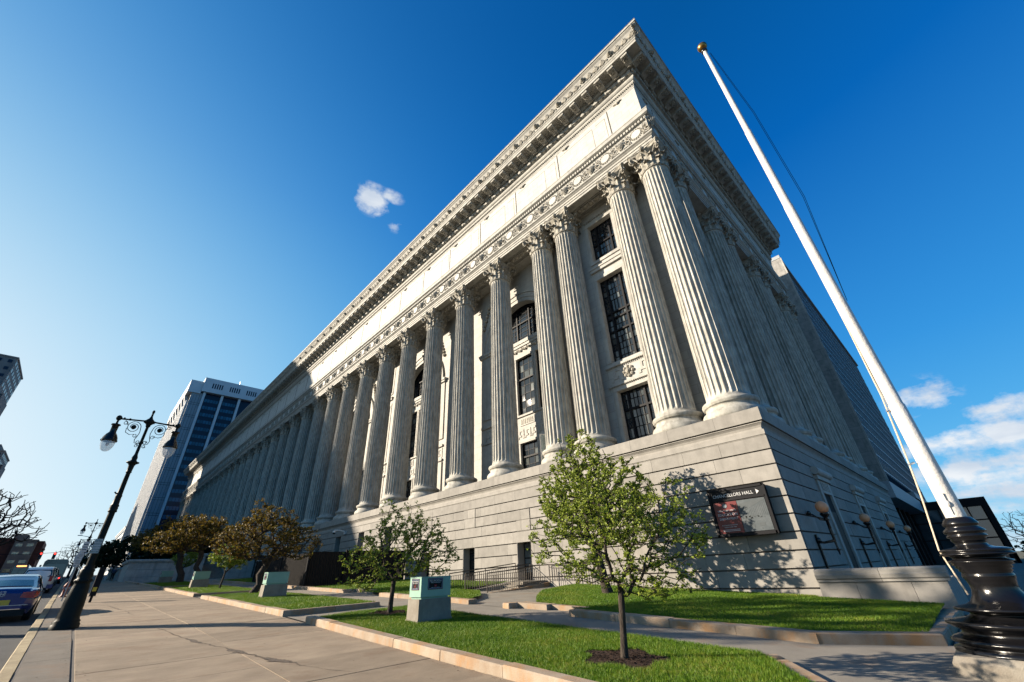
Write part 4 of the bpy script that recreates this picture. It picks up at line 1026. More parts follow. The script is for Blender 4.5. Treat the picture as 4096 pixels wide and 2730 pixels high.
def tx(body, size, y, z, m='sign_white', sx=1, nm='lettering'): return text(nm, body, size, m, sg, (X0-.018, y, z), FACE_NX, .003, 'LEFT', sx)
tx('CHANCELLORS', .175, 7.18, 2.31, sx=.93); tx('HALL', .175, 6.0, 2.31, sx=1.0)
b = MB(); b.prism([(0, 5.47, 2.28), (0, 5.47, 2.46), (0, 5.36, 2.37)], (X0-.02, 0, 0), (X0-.016, 0, 0)); b.build('arrow', 'sign_white', sg)
b = MB(); b.lathe([(.001, 0), (.085, 0), (.085, .01)], (0, 0, 0), 20); b.v = [(X0-.016-z, 6.80+x, 1.99+y) for x, y, z in b.v]; b.build('seal', 'sign_silver', sg)
tx('NEW YORK STATE', .085, 7.12, 1.78); tx('EDUCATION', .135, 7.16, 1.62); tx('DEPARTMENT', .115, 7.13, 1.47)
tx('89 WASHINGTON AVENUE', .05, 7.10, 1.26); tx('ALBANY, NEW YORK', .05, 7.02, 1.19)
b = MB()
for k in range(2): b.box(X0-.016, X0-.014, 6.45, 7.1, 1.06+.045*k, 1.075+.045*k)
b.build('small_print', 'sign_white', sg)

# ------------------------------------------------------------------ low wall at the corner
lw = thing('low_wall', 'low granite wall with a moulded coping running out from the podium corner', 'wall', (18.6, 2.8, -1.4))
for y0, y1 in ((1.24, 2.05), (2.06, 3.45), (3.46, 4.5)): block('wall_stone', lw, 18.62, 19.0, y0, y1, -1.6, -.70, 'granite')
for y0, y1 in ((1.14, 2.72), (2.73, 4.5)):
    b = MB(); P = [(18.56, -.72), (18.56, -.66), (18.52, -.62), (18.50, -.52), (18.54, -.50), (18.54, -.40), (18.60, -.345), (19.02, -.345), (19.08, -.40), (19.08, -.72)]
    b.grid([[(x, y, z) for x, z in P] for y in (y0, y1)], True); b.cap([(x, y0, z) for x, z in P]); b.cap([(x, y1, z) for x, z in P]); b.build('coping', 'granite', lw)
for x0, x1 in ((19.0, 21), (21.01, 23.2)): block('wall_stone', lw, x0, x1, 1.24, 1.6, -1.6, -.72, 'granite')

# ------------------------------------------------------------------ globe lamps on the side wall
GL = [('nearest the street corner', 20.65), ('second along the side wall', 29.4), ('third along the side wall', 38.2), ('farthest along the side wall', 47.0)]
def globe_lamp(x, desc):
    g = thing('wall_lamp', 'amber globe lamp on a black bracket, '+desc, 'lamp', (x, 4.5, .2), 'amber globe lamps along the side wall')
    b = MB(); b.lathe([(.02, -1.45), (.03, -1.35), (.05, -1.3), (.035, -1.2), (.05, -.9), (.06, -.6), (.05, -.3), (.10, -.24), (.06, -.18), (.12, -.12), (.16, -.06), (.15, 0)], (x, 3.95, 1.52), 10); b.build('stem', 'black_iron', g, True)
    b = MB(); b.tube([(x, 4.55, .55), (x, 4.3, .50), (x, 3.95, .55)], [.05, .04, .05], 6); b.tube([(x, 4.55, 1.55), (x, 4.35, 1.5), (x, 4.15, 1.3), (x, 3.97, 1.25)], [.04, .03, .03, .03], 6)
    b.tube([(x, 4.50, -1.0+.3), (x, 4.50, .8)], .045, 6); b.sphere((x, 4.45, 1.58), .08, 8, 5); b.sphere((x, 4.47, .60), .1, 8, 5); b.build('bracket', 'black_iron', g)
    b = MB(); b.sphere((x, 3.95, 1.73), .225, 20, 12); b.build('globe', 'globe', g, True)
for d, x in GL: globe_lamp(x, d)

# ------------------------------------------------------------------ flagpole
FP = (7.0, .13)
fp = thing('flagpole', 'tall white painted flagpole with a brass ball on a black cast iron base', 'flagpole', (*FP, -1.6))
b = MB(); b.lathe([(.090, .25), (.088, .9), (.086, 1.65), (.078, 1.66), (.075, 2.4), (.068, 5.3), (.062, 5.31), (.058, 7.4), (.052, 7.41), (.042, 10.2), (.040, 10.5)], (*FP, 0), 28, True); b.build('pole', 'white_paint', fp, True)
b = MB(); b.lathe([(.03, 10.48), (.065, 10.50), (.068, 10.55), (.05, 10.58), (.02, 10.59), (.02, 10.64)], (*FP, 0), 16, True); b.build('cap', 'black_iron', fp, True)
b = MB(); b.sphere((*FP, 10.72), .108, 24, 14); b.build('ball', 'brass', fp, True)
b = MB(); b.lathe([(.092, .33), (.115, .325), (.13, .30), (.15, .27), (.148, .25), (.13, .235), (.155, .215), (.175, .195), (.172, .175), (.145, .165), (.165, .15), (.168, .135), (.14, .12), (.15, .105), (.135, .09), (.125, .07), (.135, .05), (.17, .035), (.24, .025), (.285, .012), (.29, 0), (.27, -.006), (.28, -.018), (.30, -.026), (.295, -.036), (.235, -.046), (.205, -.06), (.205, -.075),
  (.255, -.09), (.262, -.102), (.235, -.112), (.245, -.128), (.215, -.14), (.222, -.158), (.20, -.17), (.208, -.188), (.19, -.20), (.20, -.22), (.205, -.24), (.19, -.27), (.18, -.31), (.182, -.36), (.20, -.41), (.235, -.46), (.285, -.49), (.36, -.505), (.395, -.515), (.39, -.53), (.32, -.545), (.28, -.56), (.285, -.575), (.33, -.60), (.44, -.62), (.51, -.632), (.51, -.648), (.47, -.675),
  (.42, -.70), (.41, -.725), (.44, -.745), (.50, -.765), (.53, -.785), (.525, -.80), (.47, -.82), (.48, -.84), (.53, -.855), (.53, -.88)], (*FP, 0), 48, True)
b.build('cast_base', 'black_iron', fp, True)
b = MB()
def rail_p(x0, x1, y0, y1, z): return [(x0, y0, z), (x1, y0, z), (x1, y1, z), (x0, y1, z)]
hw = .57
b.grid([rail_p(FP[0]-w_, FP[0]+w_, FP[1]-w_, FP[1]+w_, z) for w_, z in ((hw+.05, -1.7), (hw+.05, -1.5), (hw, -1.48), (hw-.02, -.93), (hw-.05, -.88))], True); b.cap(rail_p(FP[0]-hw+.05, FP[0]+hw-.05, FP[1]-hw+.05, FP[1]+hw-.05, -.88)); b.build('stone_pedestal', 'concrete_block', fp)
b = MB()
for q, s_ in enumerate((0, .05)): b.tube([(FP[0]+.05, FP[1]-.07-s_*.3, 10.4), (FP[0]+.20, FP[1]-.22-s_*.4, 8.0), (FP[0]+.24, FP[1]-.24-s_*.4, 5.5), (FP[0]+.10, FP[1]-.08, 3.3)], .004, 5)
b.build('upper_halyard', 'frame', fp); b = MB()
b.tube([(FP[0]-.04, FP[1]+.06, 3.0), (FP[0]-.05, FP[1]+.085, 1.8), (FP[0]-.05, FP[1]+.155, .94), (FP[0]-.04, FP[1]+.20, .54), (FP[0]-.04, FP[1]+.275, .02), (FP[0]-.07, FP[1]+.22, -.40)], .009, 6)
b.build('halyard', 'rope', fp)
b = MB(); b.sphere((FP[0]-.05, FP[1]+.10, 1.60), .020, 6, 5); b.tube([(FP[0]-.05, FP[1]+.17, .93), (FP[0]-.05, FP[1]+.10, .95)], .011, 6)
b.build('rope_snap', 'chrome', fp)
b = MB(); b.tube([(FP[0]-.095, FP[1]+.01, .36), (FP[0]-.10, FP[1]+.01, .58)], [.006, .009], 6); b.sphere((FP[0]-.095, FP[1]+.01, .47), .024, 8, 6, 1.6); b.build('cleat', 'white_paint', fp)

fp.location = (10.5, .195, -2.40); fp.scale = (1.5, 1.5, 1.5)     # scaled about the camera to sixteen metres, its pedestal sunk in the paving

# ------------------------------------------------------------------ mint green boxes on granite pedestals
def info_box(x, y, sc, label, near):
    z = lawn_h(x, y)-.02
    t = thing('bin_box', label, 'box', (x, y, z), 'mint green boxes on granite pedestals')
    w, d = .50, .27
    b = MB(); b.box(x-w-.02, x+w+.02, y-d-.02, y+d+.02, z, z+.07); b.build('plinth', 'concrete_block', t)
    b = MB(); b.hexa([(x-w, y-d, z+.07), (x+w, y-d, z+.07), (x+w, y+d, z+.07), (x-w, y+d, z+.07), (x-w+.01, y-d+.01, z+.50), (x+w-.01, y-d+.01, z+.50), (x+w-.01, y+d-.01, z+.50), (x-w+.01, y+d-.01, z+.50)]); b.build('pedestal', 'concrete_block', t)
    b = MB(); b.box(x-w+.08, x+w-.09, y-d+.04, y+d-.04, z+.50, z+.545); b.build('neck', 'mint', t)
    b = MB(); b.box(x-w+.04, x+w-.04, y-d+.0, y+d-.0, z+.545, z+.985); b.box(x-w+.035, x+w-.035, y-d-.005, y+d+.005, z+.985, z+.995); bx = b.build('box', 'mint', t)
    def notice(face):
        bb = MB(); cc = MB(); dd = MB()
        if face == 'x': B_ = lambda q, e, u0, u1, v0, v1: q.box(x-w+.04-e, x-w+.04-e+.004, u0, u1, v0, v1); u0, u1 = y-.175, y+.175
        else: B_ = lambda q, e, u0, u1, v0, v1: q.box(u0, u1, y-d-e, y-d-e+.004, v0, v1); u0, u1 = x-.26, x+.20
        v0, v1 = z+.70, z+.955
        B_(bb, .006, u0, u1, v0, v1); o1 = bb.build('notice', 'sign_black', t)
        for (a, c, p, q) in ((u0, u1, v1-.010, v1), (u0, u1, v0, v0+.010), (u0, u0+.010, v0, v1), (u1-.010, u1, v0, v1)): B_(cc, .009, a, c, p, q)
        cc.build('red_border', 'sign_red', o1)
        for (a, c, p, q) in ((u0+.016, u1-.016, v1-.030, v1-.018), (u0+.016, u1-.016, v0+.018, v0+.030), (u0+.016, u0+.028, v0+.016, v1-.016), (u1-.028, u1-.016, v0+.016, v1-.016)): B_(dd, .009, a, c, p, q)
        dd.build('blue_border', 'sign_blue', o1)
        return u0, u1, v0, v1
    q = notice('x'); q2 = notice('y') if near else None
    def lines(qq, face):
        u0, u1, v0, v1 = qq; m_ = (u0+u1)/2; s = (u1-u0)/.35
        for body, size, vz in (('NO SMOKING', .048, v1-.080), ('HERE TO BUILDING', .028, v1-.112), ('Thank You for Your Cooperation', .016, v0+.040)):
            if face == 'x': text('lettering', body, size, 'sign_white', t, (x-w+.03, m_, vz), FACE_NX, .002, 'CENTER')
            else: text('lettering', body, size*1.2, 'sign_white', t, (m_, y-d-.011, vz), FACE_NY, .002, 'CENTER')
        r_ = MB()
        for a0, a1 in ((0, 2*pi),):
            P = [(.027*cos(2*pi*i/16), .027*sin(2*pi*i/16)) for i in range(17)]
            f = (lambda a, c: (x-w+.028, m_-a, v0+.085+c*1.2)) if face == 'x' else (lambda a, c: (m_+a*1.3, y-d-.013, v0+.085+c))
            r_.tube([f(*p) for p in P], .004, 4); r_.tube([f(-.02, .02), f(.02, -.02)], .004, 4); 
        r_.build('no_smoking_mark', 'red_mark', t)
        c_ = MB(); c_.tube([f(-.014, 0), f(.014, 0)], .0035, 4); c_.build('cigarette_mark', 'sign_white', t)
    lines(q, 'x')
    if q2: lines(q2, 'y')
M['print_panel'] = mat('printed_picture', (.13, .15, .16), .35, (.08, .10, .11), 3)
M['red_mark'] = mat('red_print', (.55, .02, .02), .4)
info_box(7.09, 10.67, 1, 'nearest mint green box with NO SMOKING notices on a granite pedestal, beside the young tree', True)
info_box(7.0, 23.3, 1, 'second mint green box on a granite pedestal, beside the large bronze leaved tree', False)
info_box(6.75, 38.9, 1, 'third mint green box on a pedestal, right of the twisted trunk', False)
info_box(6.75, 55.2, 1, 'farthest mint green box on a pedestal, near the stair walls', False)

# ------------------------------------------------------------------ street lamps
def spiral_pts(c, r0, r1, a0, turns, n=18, sg=1):
    return [(c[0]+(r0+(r1-r0)*i/n)*cos(a0+sg*2*pi*turns*i/n), 0, c[1]+(r0+(r1-r0)*i/n)*sin(a0+sg*2*pi*turns*i/n)) for i in range(n+1)]
def street_lamp():
    t = thing('street_lamp', 'nearest dark iron street lamp with two drooping lanterns and scrollwork', 'street lamp', (0, 0, 0), 'twin street lamps along the kerb')
    b = MB(); b.lathe([(.30, 0), (.30, .10), (.27, .13), (.285, .17), (.25, .20), (.235, .26), (.22, .6), (.185, .95), (.165, 1.02), (.17, 1.06), (.20, 1.09), (.19, 1.13), (.15, 1.16), (.17, 1.22), (.15, 1.30), (.165, 1.36), (.12, 1.40), (.13, 1.44), (.105, 1.47)], (0, 0, 0), 24, True)
    for k in range(12): a = 2*pi*k/12; b.sphere((.175*cos(a), .175*sin(a), 1.10), .035, 5, 4)
    b.build('base', 'lamp_iron', t, True, )
    b = MB(); rows = []
    for z, r_ in ((1.46, .088), (2.9, .080)):
        rows.append([((r_ if q % 2 else r_-.012)*cos(2*pi*q/32), (r_ if q % 2 else r_-.012)*sin(2*pi*q/32), z) for q in range(32)])
    b.grid(rows, True)
    b.lathe([(.10, 2.88), (.11, 2.91), (.095, 2.94), (.105, 2.98), (.095, 3.02), (.11, 3.06), (.085, 3.10), (.075, 3.3), (.085, 3.34), (.07, 3.38), (.062, 3.6), (.055, 4.02), (.075, 4.04), (.065, 4.07), (.075, 4.25), (.10, 4.30), (.16, 4.335), (.165, 4.36), (.10, 4.38), (.07, 4.43), (.075, 4.50), (.05, 4.58), (.042, 4.62), (.038, 5.50),
             (.06, 5.52), (.065, 5.58), (.12, 5.64), (.13, 5.70), (.10, 5.75), (.05, 5.80), (.045, 5.83), (.03, 5.86), (.026, 5.98), (.035, 6.0), (.04, 6.05), (.02, 6.09)], (0, 0, 0), 16, True)
    b.tube([(-.02, 0, 3.35), (-.13, 0, 3.45)], .02, 5)
    b.build('pole', 'lamp_iron', t, True)
    b = MB()
    b.tube([(-.76, 0, 5.66), (0, 0, 5.70), (.76, 0, 5.66)], .026, 8)
    for s_ in (-1, 1):
        for x, r_ in ((.12, .05), (.50, .038), (.64, .042), (.72, .045)): b.lathe([(.001, -.03), (r_, -.02), (r_, .02), (.001, .03)], (0, 0, 0), 10); n_ = 40; b.v[-n_:] = [(s_*x+z, y_, 5.68+x_) for x_, y_, z in b.v[-n_:]]
        b.sphere((s_*.77, 0, 5.68), .075, 10, 7, 1.2)
        b.tube([(s_*.77, 0, 5.62), (s_*.77, 0, 5.50)], .03, 8)
    b.build('cross_arm', 'lamp_iron', t)
    for s_ in (-1, 1):
        b = MB(); cx, cz = s_*.42, 5.42
        m_ = lambda P: [(p[0], p[1], p[2]) for p in P]
        b.tube(spiral_pts((cx, cz), .225, .10, pi if s_ > 0 else 0, 1.55, 34, -s_ if 0 else (-1 if s_ > 0 else 1)), .013, 5)
        b.sphere((cx, 0, cz), .085, 10, 7)
        b.tube([(s_*.195, 0, 5.42), (s_*.17, 0, 5.25), (s_*.20, 0, 5.1), (s_*.24, 0, 4.98), (s_*.21, 0, 4.86), (s_*.12, 0, 4.82), (s_*.05, 0, 4.86)], .013, 5)
        b.tube([(s_*.62, 0, 5.36), (s_*.60, 0, 5.2), (s_*.46, 0, 5.13), (s_*.32, 0, 5.16)], .012, 5)
        b.tube(spiral_pts((s_*.28, 5.12), .075, .03, 0, 1.3, 14, s_), .010, 4)
        b.tube(spiral_pts((s_*.11, 4.90), .07, .03, 0, 1.3, 14, s_), .012, 4); b.tube(spiral_pts((s_*.12, 4.76), .06, .025, 0, 1.3, 14, -s_), .010, 4)
        b.tube(spiral_pts((s_*.70, 5.54), .075, .03, 0, 1.3, 14, s_), .010, 4); b.tube([(s_*.62, 0, 5.47), (s_*.66, 0, 5.58), (s_*.74, 0, 5.62)], .012, 4)
        b.v = [(a_*.80, c_, 5.68+(z_-5.68)*.88) for a_, c_, z_ in b.v]; b.build('scrollwork', 'lamp_iron', t)
        l = MB(); x = s_*.77
        l.lathe([(.11, 5.47), (.12, 5.44), (.085, 5.42), (.08, 5.25), (.085, 5.20), (.13, 5.14), (.175, 5.04), (.19, 4.97), (.205, 4.95), (.20, 4.92), (.17, 4.91)], (x, 0, 0), 20, True); lo = l.build('lantern', 'black_iron', t, True)
        g = MB(); g.lathe([(.17, 4.915), (.172, 4.86), (.155, 4.76), (.115, 4.66), (.06, 4.61), (.001, 4.60)], (x, 0, 0), 20); g.build('glass_dome', 'clear', lo, True)
        g = MB(); g.lathe([(.03, 4.90), (.045, 4.84), (.03, 4.78), (.001, 4.76)], (x, 0, 0), 8); g.build('bulb', 'sign_white', lo, True)
    return t
lamp = street_lamp(); lz = gz(17.75)
lamp.location = (.33, 17.75, lz); lamp.rotation_euler = (0, 0, radians(-3))
for x, y, lab in ((.33, 64, 'second street lamp along the kerb, beyond the parking signs'), (.33, 97, 'third street lamp along the kerb, small behind the second'), (.33, 135, 'farthest street lamp along the kerb before the traffic lights')):
    c = copy_tree(lamp, (x, y, gz(y)), None); c['label'] = lab
# parking sign on the lamp
ps = thing('parking_sign', 'white METER PARKING 8AM-5PM MON-FRI sign with green lettering on the nearest lamp post', 'sign', (.33, 17.6, 1.2))
pz = .95; sy = 17.60; PXc = .305
b = MB(); b.box(PXc-.09, PXc+.09, sy-.006, sy, pz, pz+.37); b.build('plate', 'sign_white', ps)
b = MB(); b.box(PXc-.02, PXc+.02, sy, 17.68, pz+.05, pz+.32); b.build('clamp', 'steel', ps)
b = MB()
for q in ((-.085, .085, .010, .016), (-.085, .085, .354, .360), (-.085, -.079, .010, .360), (.079, .085, .010, .360)): b.box(PXc+q[0], PXc+q[1], sy-.009, sy-.006, pz+q[2], pz+q[3])
b.build('green_border', 'sign_green', ps)
for k, (s_, sz) in enumerate((('METER', .068), ('PARKING', .058), ('8AM-5PM', .054), ('MON-FRI', .054))):
    text('lettering', s_, sz, 'sign_green', ps, (PXc, sy-.009, pz+.285-.068*k), FACE_NY, .002, 'CENTER', .72)
b = MB(); b.box(PXc-.045, PXc+.045, sy-.010, sy-.007, pz+.036, pz+.046)
for s_ in (-1, 1): b.prism([(PXc+s_*.072, 0, pz+.041), (PXc+s_*.045, 0, pz+.060), (PXc+s_*.045, 0, pz+.022)], (0, sy-.010, 0), (0, sy-.007, 0))
b.build('arrow', 'sign_green', ps)

# ------------------------------------------------------------------ railings and ramp at the side door
rp = thing('ramp', 'low concrete ramp and steps leading up to the door in the granite wall', 'ramp', (15.5, 17.5, gz(17)))
zr0 = gz(17.5)
b = MB(); b.grid([[(11.2, y, gz(y)+.002), (13.5, y, gz(y)+.03), (18.9, y, gz(y)+.10)] for y in (12.0, 15.6, 20.5)]); b.build('door_path', 'path')['kind'] = 'structure'
b = MB(); b.prism([(14.1, 19.6, zr0), (18.85, 19.6, zr0), (18.85, 19.6, zr0+.42), (15.2, 19.6, zr0+.16), (14.1, 19.6, zr0+.06)], (0, 0, 0), (0, -1.25, 0)); b.build('ramp_slab', 'path', rp)
b = MB(); b.prism([(14.6, 17.0, zr0), (18.85, 17.0, zr0), (18.85, 17.0, zr0+.3), (16.5, 17.0, zr0+.12), (14.6, 17.0, zr0+.03)], (0, 0, 0), (0, .22, 0)); b.build('ramp_kerb', 'kerb', rp)
for k in range(3): block('step', rp, 16.3+.4*k, 18.85, 17.25, 18.4, zr0, zr0+.13*(k+1)-.002*k, 'concrete_block')
def railing(pts, h, label, step=.14, posts=None):
    """pts: (x, y, z foot)"""
    t = thing('railing', label, 'railing', pts[0], 'black iron railings at the ramp')
    P = [Vector(p) for p in pts]
    b = MB(); b.tube([p+Vector((0, 0, h)) for p in P], .023, 6); b.build('handrail', 'rail', t)
    b = MB(); b.tube([p+Vector((0, 0, h-.13)) for p in P], .010, 4); b.tube([p+Vector((0, 0, .10)) for p in P], .010, 4); b.build('rail_bar', 'rail', t)
    for p in P:
        b = MB(); b.box(p.x-.017, p.x+.017, p.y-.017, p.y+.017, p.z-.05, p.z+h); b.build('post', 'rail', t)
    for a, c in zip(P, P[1:]):
        n_ = max(1, int((c-a).length/step))
        for k in range(1, n_):
            q = a.lerp(c, k/n_); g = MB(); g.box(q.x-.009, q.x+.009, q.y-.009, q.y+.009, q.z+.10, q.z+h-.13); g.build('baluster', 'rail', t)
    return t
z = zr0
railing([(14.1, 19.55, z+.02), (16.5, 19.55, z+.2), (18.8, 19.55, z+.4)], .88, 'long black railing on the far edge of the ramp, the one against the pale wall')
railing([(14.2, 18.35, z), (15.1, 18.35, z+.06), (18.8, 18.35, z+.35)], .86, 'black railing along the middle of the ramp with its slanting end')
railing([(14.5, 17.05, z), (16.6, 17.05, z+.12), (18.2, 17.05, z+.28)], .84, 'black railing on the near side of the ramp before the glazed door')
railing([(18.8, 16.9, z+.3), (18.8, 14.9, z+.28), (18.8, 12.4, z-.55)], .80, 'black railing sloping down along the wall towards the corner', .16)

# ------------------------------------------------------------------ black enclosure
en = thing('enclosure', 'dark corrugated metal enclosure standing between the lawn and the podium', 'enclosure', (11.5, 33, gz(33)))
def corr(a, c, z0, z1, pitch=.16, amp=.035):
    a = Vector((*a, 0)); c = Vector((*c, 0)); d = c-a; n_ = int(d.length/pitch*4); nr = Vector((-d.y, d.x, 0)).normalized(); P = []
    for k in range(n_+1):
        q = a+d*(k/n_); q = q+nr*(amp if (k % 4) in (1, 2) else 0); P.append(q)
    b = MB(); b.grid([[(p.x, p.y, z0) for p in P], [(p.x, p.y, z1) for p in P]]); b.build('metal_sheet', 'fence', en)
gz3 = gz(32)
corr((11.45, 32.1), (11.45, 37.5), gz3, 1.72); corr((11.45, 37.5), (11.6, 44.5), gz3, 1.70); corr((11.45, 32.1), (14.0, 32.1), gz3, 1.78); corr((14.0, 32.1), (18.85, 32.1), gz3, 1.85)
for x, y, h in ((11.42, 32.05, 1.83), (14.0, 32.05, 1.9), (18.7, 32.05, 1.9), (11.42, 37.5, 1.76), (11.55, 44.5, 1.74)): block('post', en, x-.05, x+.05, y-.05, y+.05, gz3, h, 'frame')
b = MB(); b.box(11.40, 11.62, 32.02, 32.06, 1.62, 1.80); b.build('warning_label', 'yellow_print', en)
# security camera
sc_ = thing('security_camera', 'white dome security camera on a bracket under the podium moulding', 'camera', (18.7, 44.3, 4.1))
b = MB(); b.box(18.70, 18.9, 44.0, 44.2, 3.98, 4.25); b.tube([(18.8, 44.1, 4.22), (18.3, 44.4, 4.36), (17.9, 44.6, 4.34)], [.07, .07, .09], 8); b.build('bracket', 'white_paint', sc_)
b = MB(); b.lathe([(.001, .16), (.12, .14), (.17, .05), (.17, -.02)], (17.9, 44.6, 4.18), 12); b.build('housing', 'white_paint', sc_, True)
b = MB(); b.sphere((17.9, 44.6, 4.15), .14, 12, 8); b.build('dome', 'sign_black', sc_, True)

# ------------------------------------------------------------------ stair cheek walls on the front
def stair_wall(x0, x1, y0, y1, z1, label):
    t = thing('stair_wall', label, 'wall', ((x0+x1)/2, y0, gz(y0)), 'stone walls beside the front steps')
    n_ = max(1, int((x1-x0)/1.9)); zb = gz(y0)-.3
    for k in range(n_):
        for j in range(3):
            xa = x0+(x1-x0)*k/n_; h_ = (z1-.35-zb)/3; block('wall_stone', t, xa+.008, xa+(x1-x0)/n_-.008, y0, y1, zb+h_*j, zb+h_*(j+1)-.015, 'marble')
    b = MB(); P = [(-.12, 0), (-.16, .08), (-.22, .16), (-.22, .30), (-.10, .35)]
    b.grid([[(x0+p, y0+p, z1-.36+q), (x1-p, y0+p, z1-.36+q), (x1-p, y1-p, z1-.36+q), (x0+p, y1-p, z1-.36+q)] for p, q in P], False); b.grid([[(x0+p, y1-p, z1-.36+q) for p, q in P], [(x0+p, y0+p, z1-.36+q) for p, q in P]])
    b.cap([(x0-.1, y0-.1, z1-.012), (x1+.1, y0-.1, z1-.012), (x1+.1, y1+.1, z1-.012), (x0-.1, y1+.1, z1-.012)]); b.build('coping', 'marble', t)
    return t
w1 = stair_wall(4.9, 10.2, 74.0, 82.0, 3.3, 'long pale stone wall with coping at the end of the far lawn')
w2 = stair_wall(10.25, 12.6, 73.4, 83.0, 3.9, 'stone pedestal block at the end of the long stair wall')
w3 = stair_wall(15.5, 18.7, 73.5, 83.0, 3.9, 'stone pedestal block beside the steps, against the podium')
stp = thing('front_steps', 'dark broad stone steps between the pedestal blocks of the front', 'steps', (14, 74, gz(74)))
for k in range(12): block('step', stp, 12.65, 15.45, 73.6+.4*k, 83, gz(73)-.1, gz(74)+.16*(k+1), 'concrete_block')
for k, y in enumerate((92, 112)): stair_wall(5.2, 14, y, y+4, gz(y)+1.7, ('low pale wall behind the walking person' if k == 0 else 'farthest low wall beyond the dark shrubs'))

# ------------------------------------------------------------------ trees
def tree(label, x, y, h, fork, crown, nodes, leaves, leaf, lm, seed, tr=.07, lean=(0, 0), group=None, z=None, cat='tree', name='tree', leafsz=.06, spread=.10, multi=5, bend=0):
    """crown: list of ellipsoids (dx, dy, z above foot, rx, ry, rz); wood grows from the fork to points spread through them"""
    r = random.Random(seed); z0 = lawn_h(x, y) if z is None else z
    t = thing(name, label, cat, (x, y, z0), group)
    base = Vector((x, y, z0-.05)); fk = Vector((x+lean[0], y+lean[1], z0+fork))
    nodes_ = [base, base.lerp(fk, .33)+Vector((bend, -bend, 0)), base.lerp(fk, .66)+Vector((-bend, bend*.6, 0)), fk]; par = [-1, 0, 1, 2]
    vol = [e[3]*e[4]*e[5] for e in crown]; tips = []
    pts = []
    for _ in range(nodes):
        e = r.choices(crown, vol)[0]
        while True:
            q = Vector((r.uniform(-1, 1), r.uniform(-1, 1), r.uniform(-1, 1)))
            if q.length < 1: break
        q = q*(q.length**-.35) if q.length > .05 else q
        if q.length > 1.08: q *= 1.08/q.length
        pts.append(Vector((x+e[0]+q.x*e[3], y+e[1]+q.y*e[4], z0+e[2]+q.z*e[5])))
    pts.sort(key=lambda p: (p-fk).length)
    arr = np.array([tuple(n) for n in nodes_]); arr = np.concatenate([arr, np.zeros((nodes*4+60, 3))]); cnt = 4
    dist0 = [0, 0, 0, 0]
    dd = np.zeros(len(arr)); dd[:3] = 5.0
    for p in pts:
        a = arr[:cnt]; d = np.sqrt(((a-np.array(tuple(p)))**2).sum(1))+dd[:cnt]*.28; d[:3] += 50
        i = int(d.argmin()); s = nodes_[i]; ln = (p-s).length; k = max(1, min(4, int(ln/.28))); prev = i
        for j in range(1, k+1):
            q = s.lerp(p, j/k)
            if j < k: q = q+Vector((r.gauss(0, .03), r.gauss(0, .03), -.04*sin(pi*j/k)+r.gauss(0, .02)))*ln
            nodes_.append(q); par.append(prev); arr[cnt] = tuple(q); dd[cnt] = dd[prev]+ln/k; prev = cnt; cnt += 1
            if cnt >= len(arr)-5: break
        tips.append(prev)
        if cnt >= len(arr)-5: break
    w = [0.0]*cnt; ch = [0]*cnt
    for i in range(cnt-1, 0, -1):
        if ch[i] == 0: w[i] += 1
        w[par[i]] += w[i]; ch[par[i]] += 1
    tot_ = w[0] or 1
    rad = [max(.0035, tr*(q/tot_)**.42) for q in w]; rad[0] = tr*1.25; rad[1] = tr*1.02; rad[2] = tr*.95; rad[3] = tr*1.0
    b = MB()
    b.tube([nodes_[0], nodes_[1], nodes_[2], nodes_[3]], rad[:4], 9)
    done = set()
    starts = {}
    for i in range(4, cnt):
        a, c = nodes_[par[i]], nodes_[i]; sg_ = 3 if rad[i] < .012 else 5
        b.tube([a, c], [min(rad[par[i]], rad[i]*1.35), rad[i]], sg_, False)
    b.build('trunk', 'bark', t, True)
    if leaves:
        rng = np.random.default_rng(seed); n = leaves; ti = np.array(tips+[i for i in range(8, cnt) if w[i] <= 3])
        per = 6; nc = n//per; n = nc*per                     # leaves sit in small rosettes on the twigs
        ci = rng.choice(ti, nc); pa = np.array(par)[ci]; tt = rng.random(nc)[:, None]; cc = arr[ci]*tt+arr[pa]*(1-tt)
        cl = rng.normal(0, 1, (nc, 3)); cl /= np.linalg.norm(cl, axis=1)[:, None]; cc = cc+cl*(rng.random(nc)**1.2*spread)[:, None]
        c0 = np.repeat(cc, per, 0)+rng.normal(0, leafsz*.16, (n, 3))
        u = rng.normal(0, 1, (n, 3)); u[:, 2] = np.abs(u[:, 2])*.7+.1; u /= np.linalg.norm(u, axis=1)[:, None]
        v = np.cross(u, rng.normal(0, 1, (n, 3))); v /= np.linalg.norm(v, axis=1)[:, None]
        s = leafsz*rng.uniform(.55, 1.25, n)[:, None]
        V = np.empty((n, 4, 3), np.float32); V[:, 0] = c0; V[:, 1] = c0+u*s*.5+v*s*.30; V[:, 2] = c0+u*s; V[:, 3] = c0+u*s*.5-v*s*.30
        me = bpy.data.meshes.new('crown'); me.vertices.add(4*n); me.vertices.foreach_set('co', V.ravel()); me.loops.add(4*n); me.loops.foreach_set('vertex_index', np.arange(4*n, dtype=np.int32))
        me.polygons.add(n); me.polygons.foreach_set('loop_start', np.arange(0, 4*n, 4, dtype=np.int32)); me.update(); me.materials.append(M[lm]); link('crown', me, t)
    return t
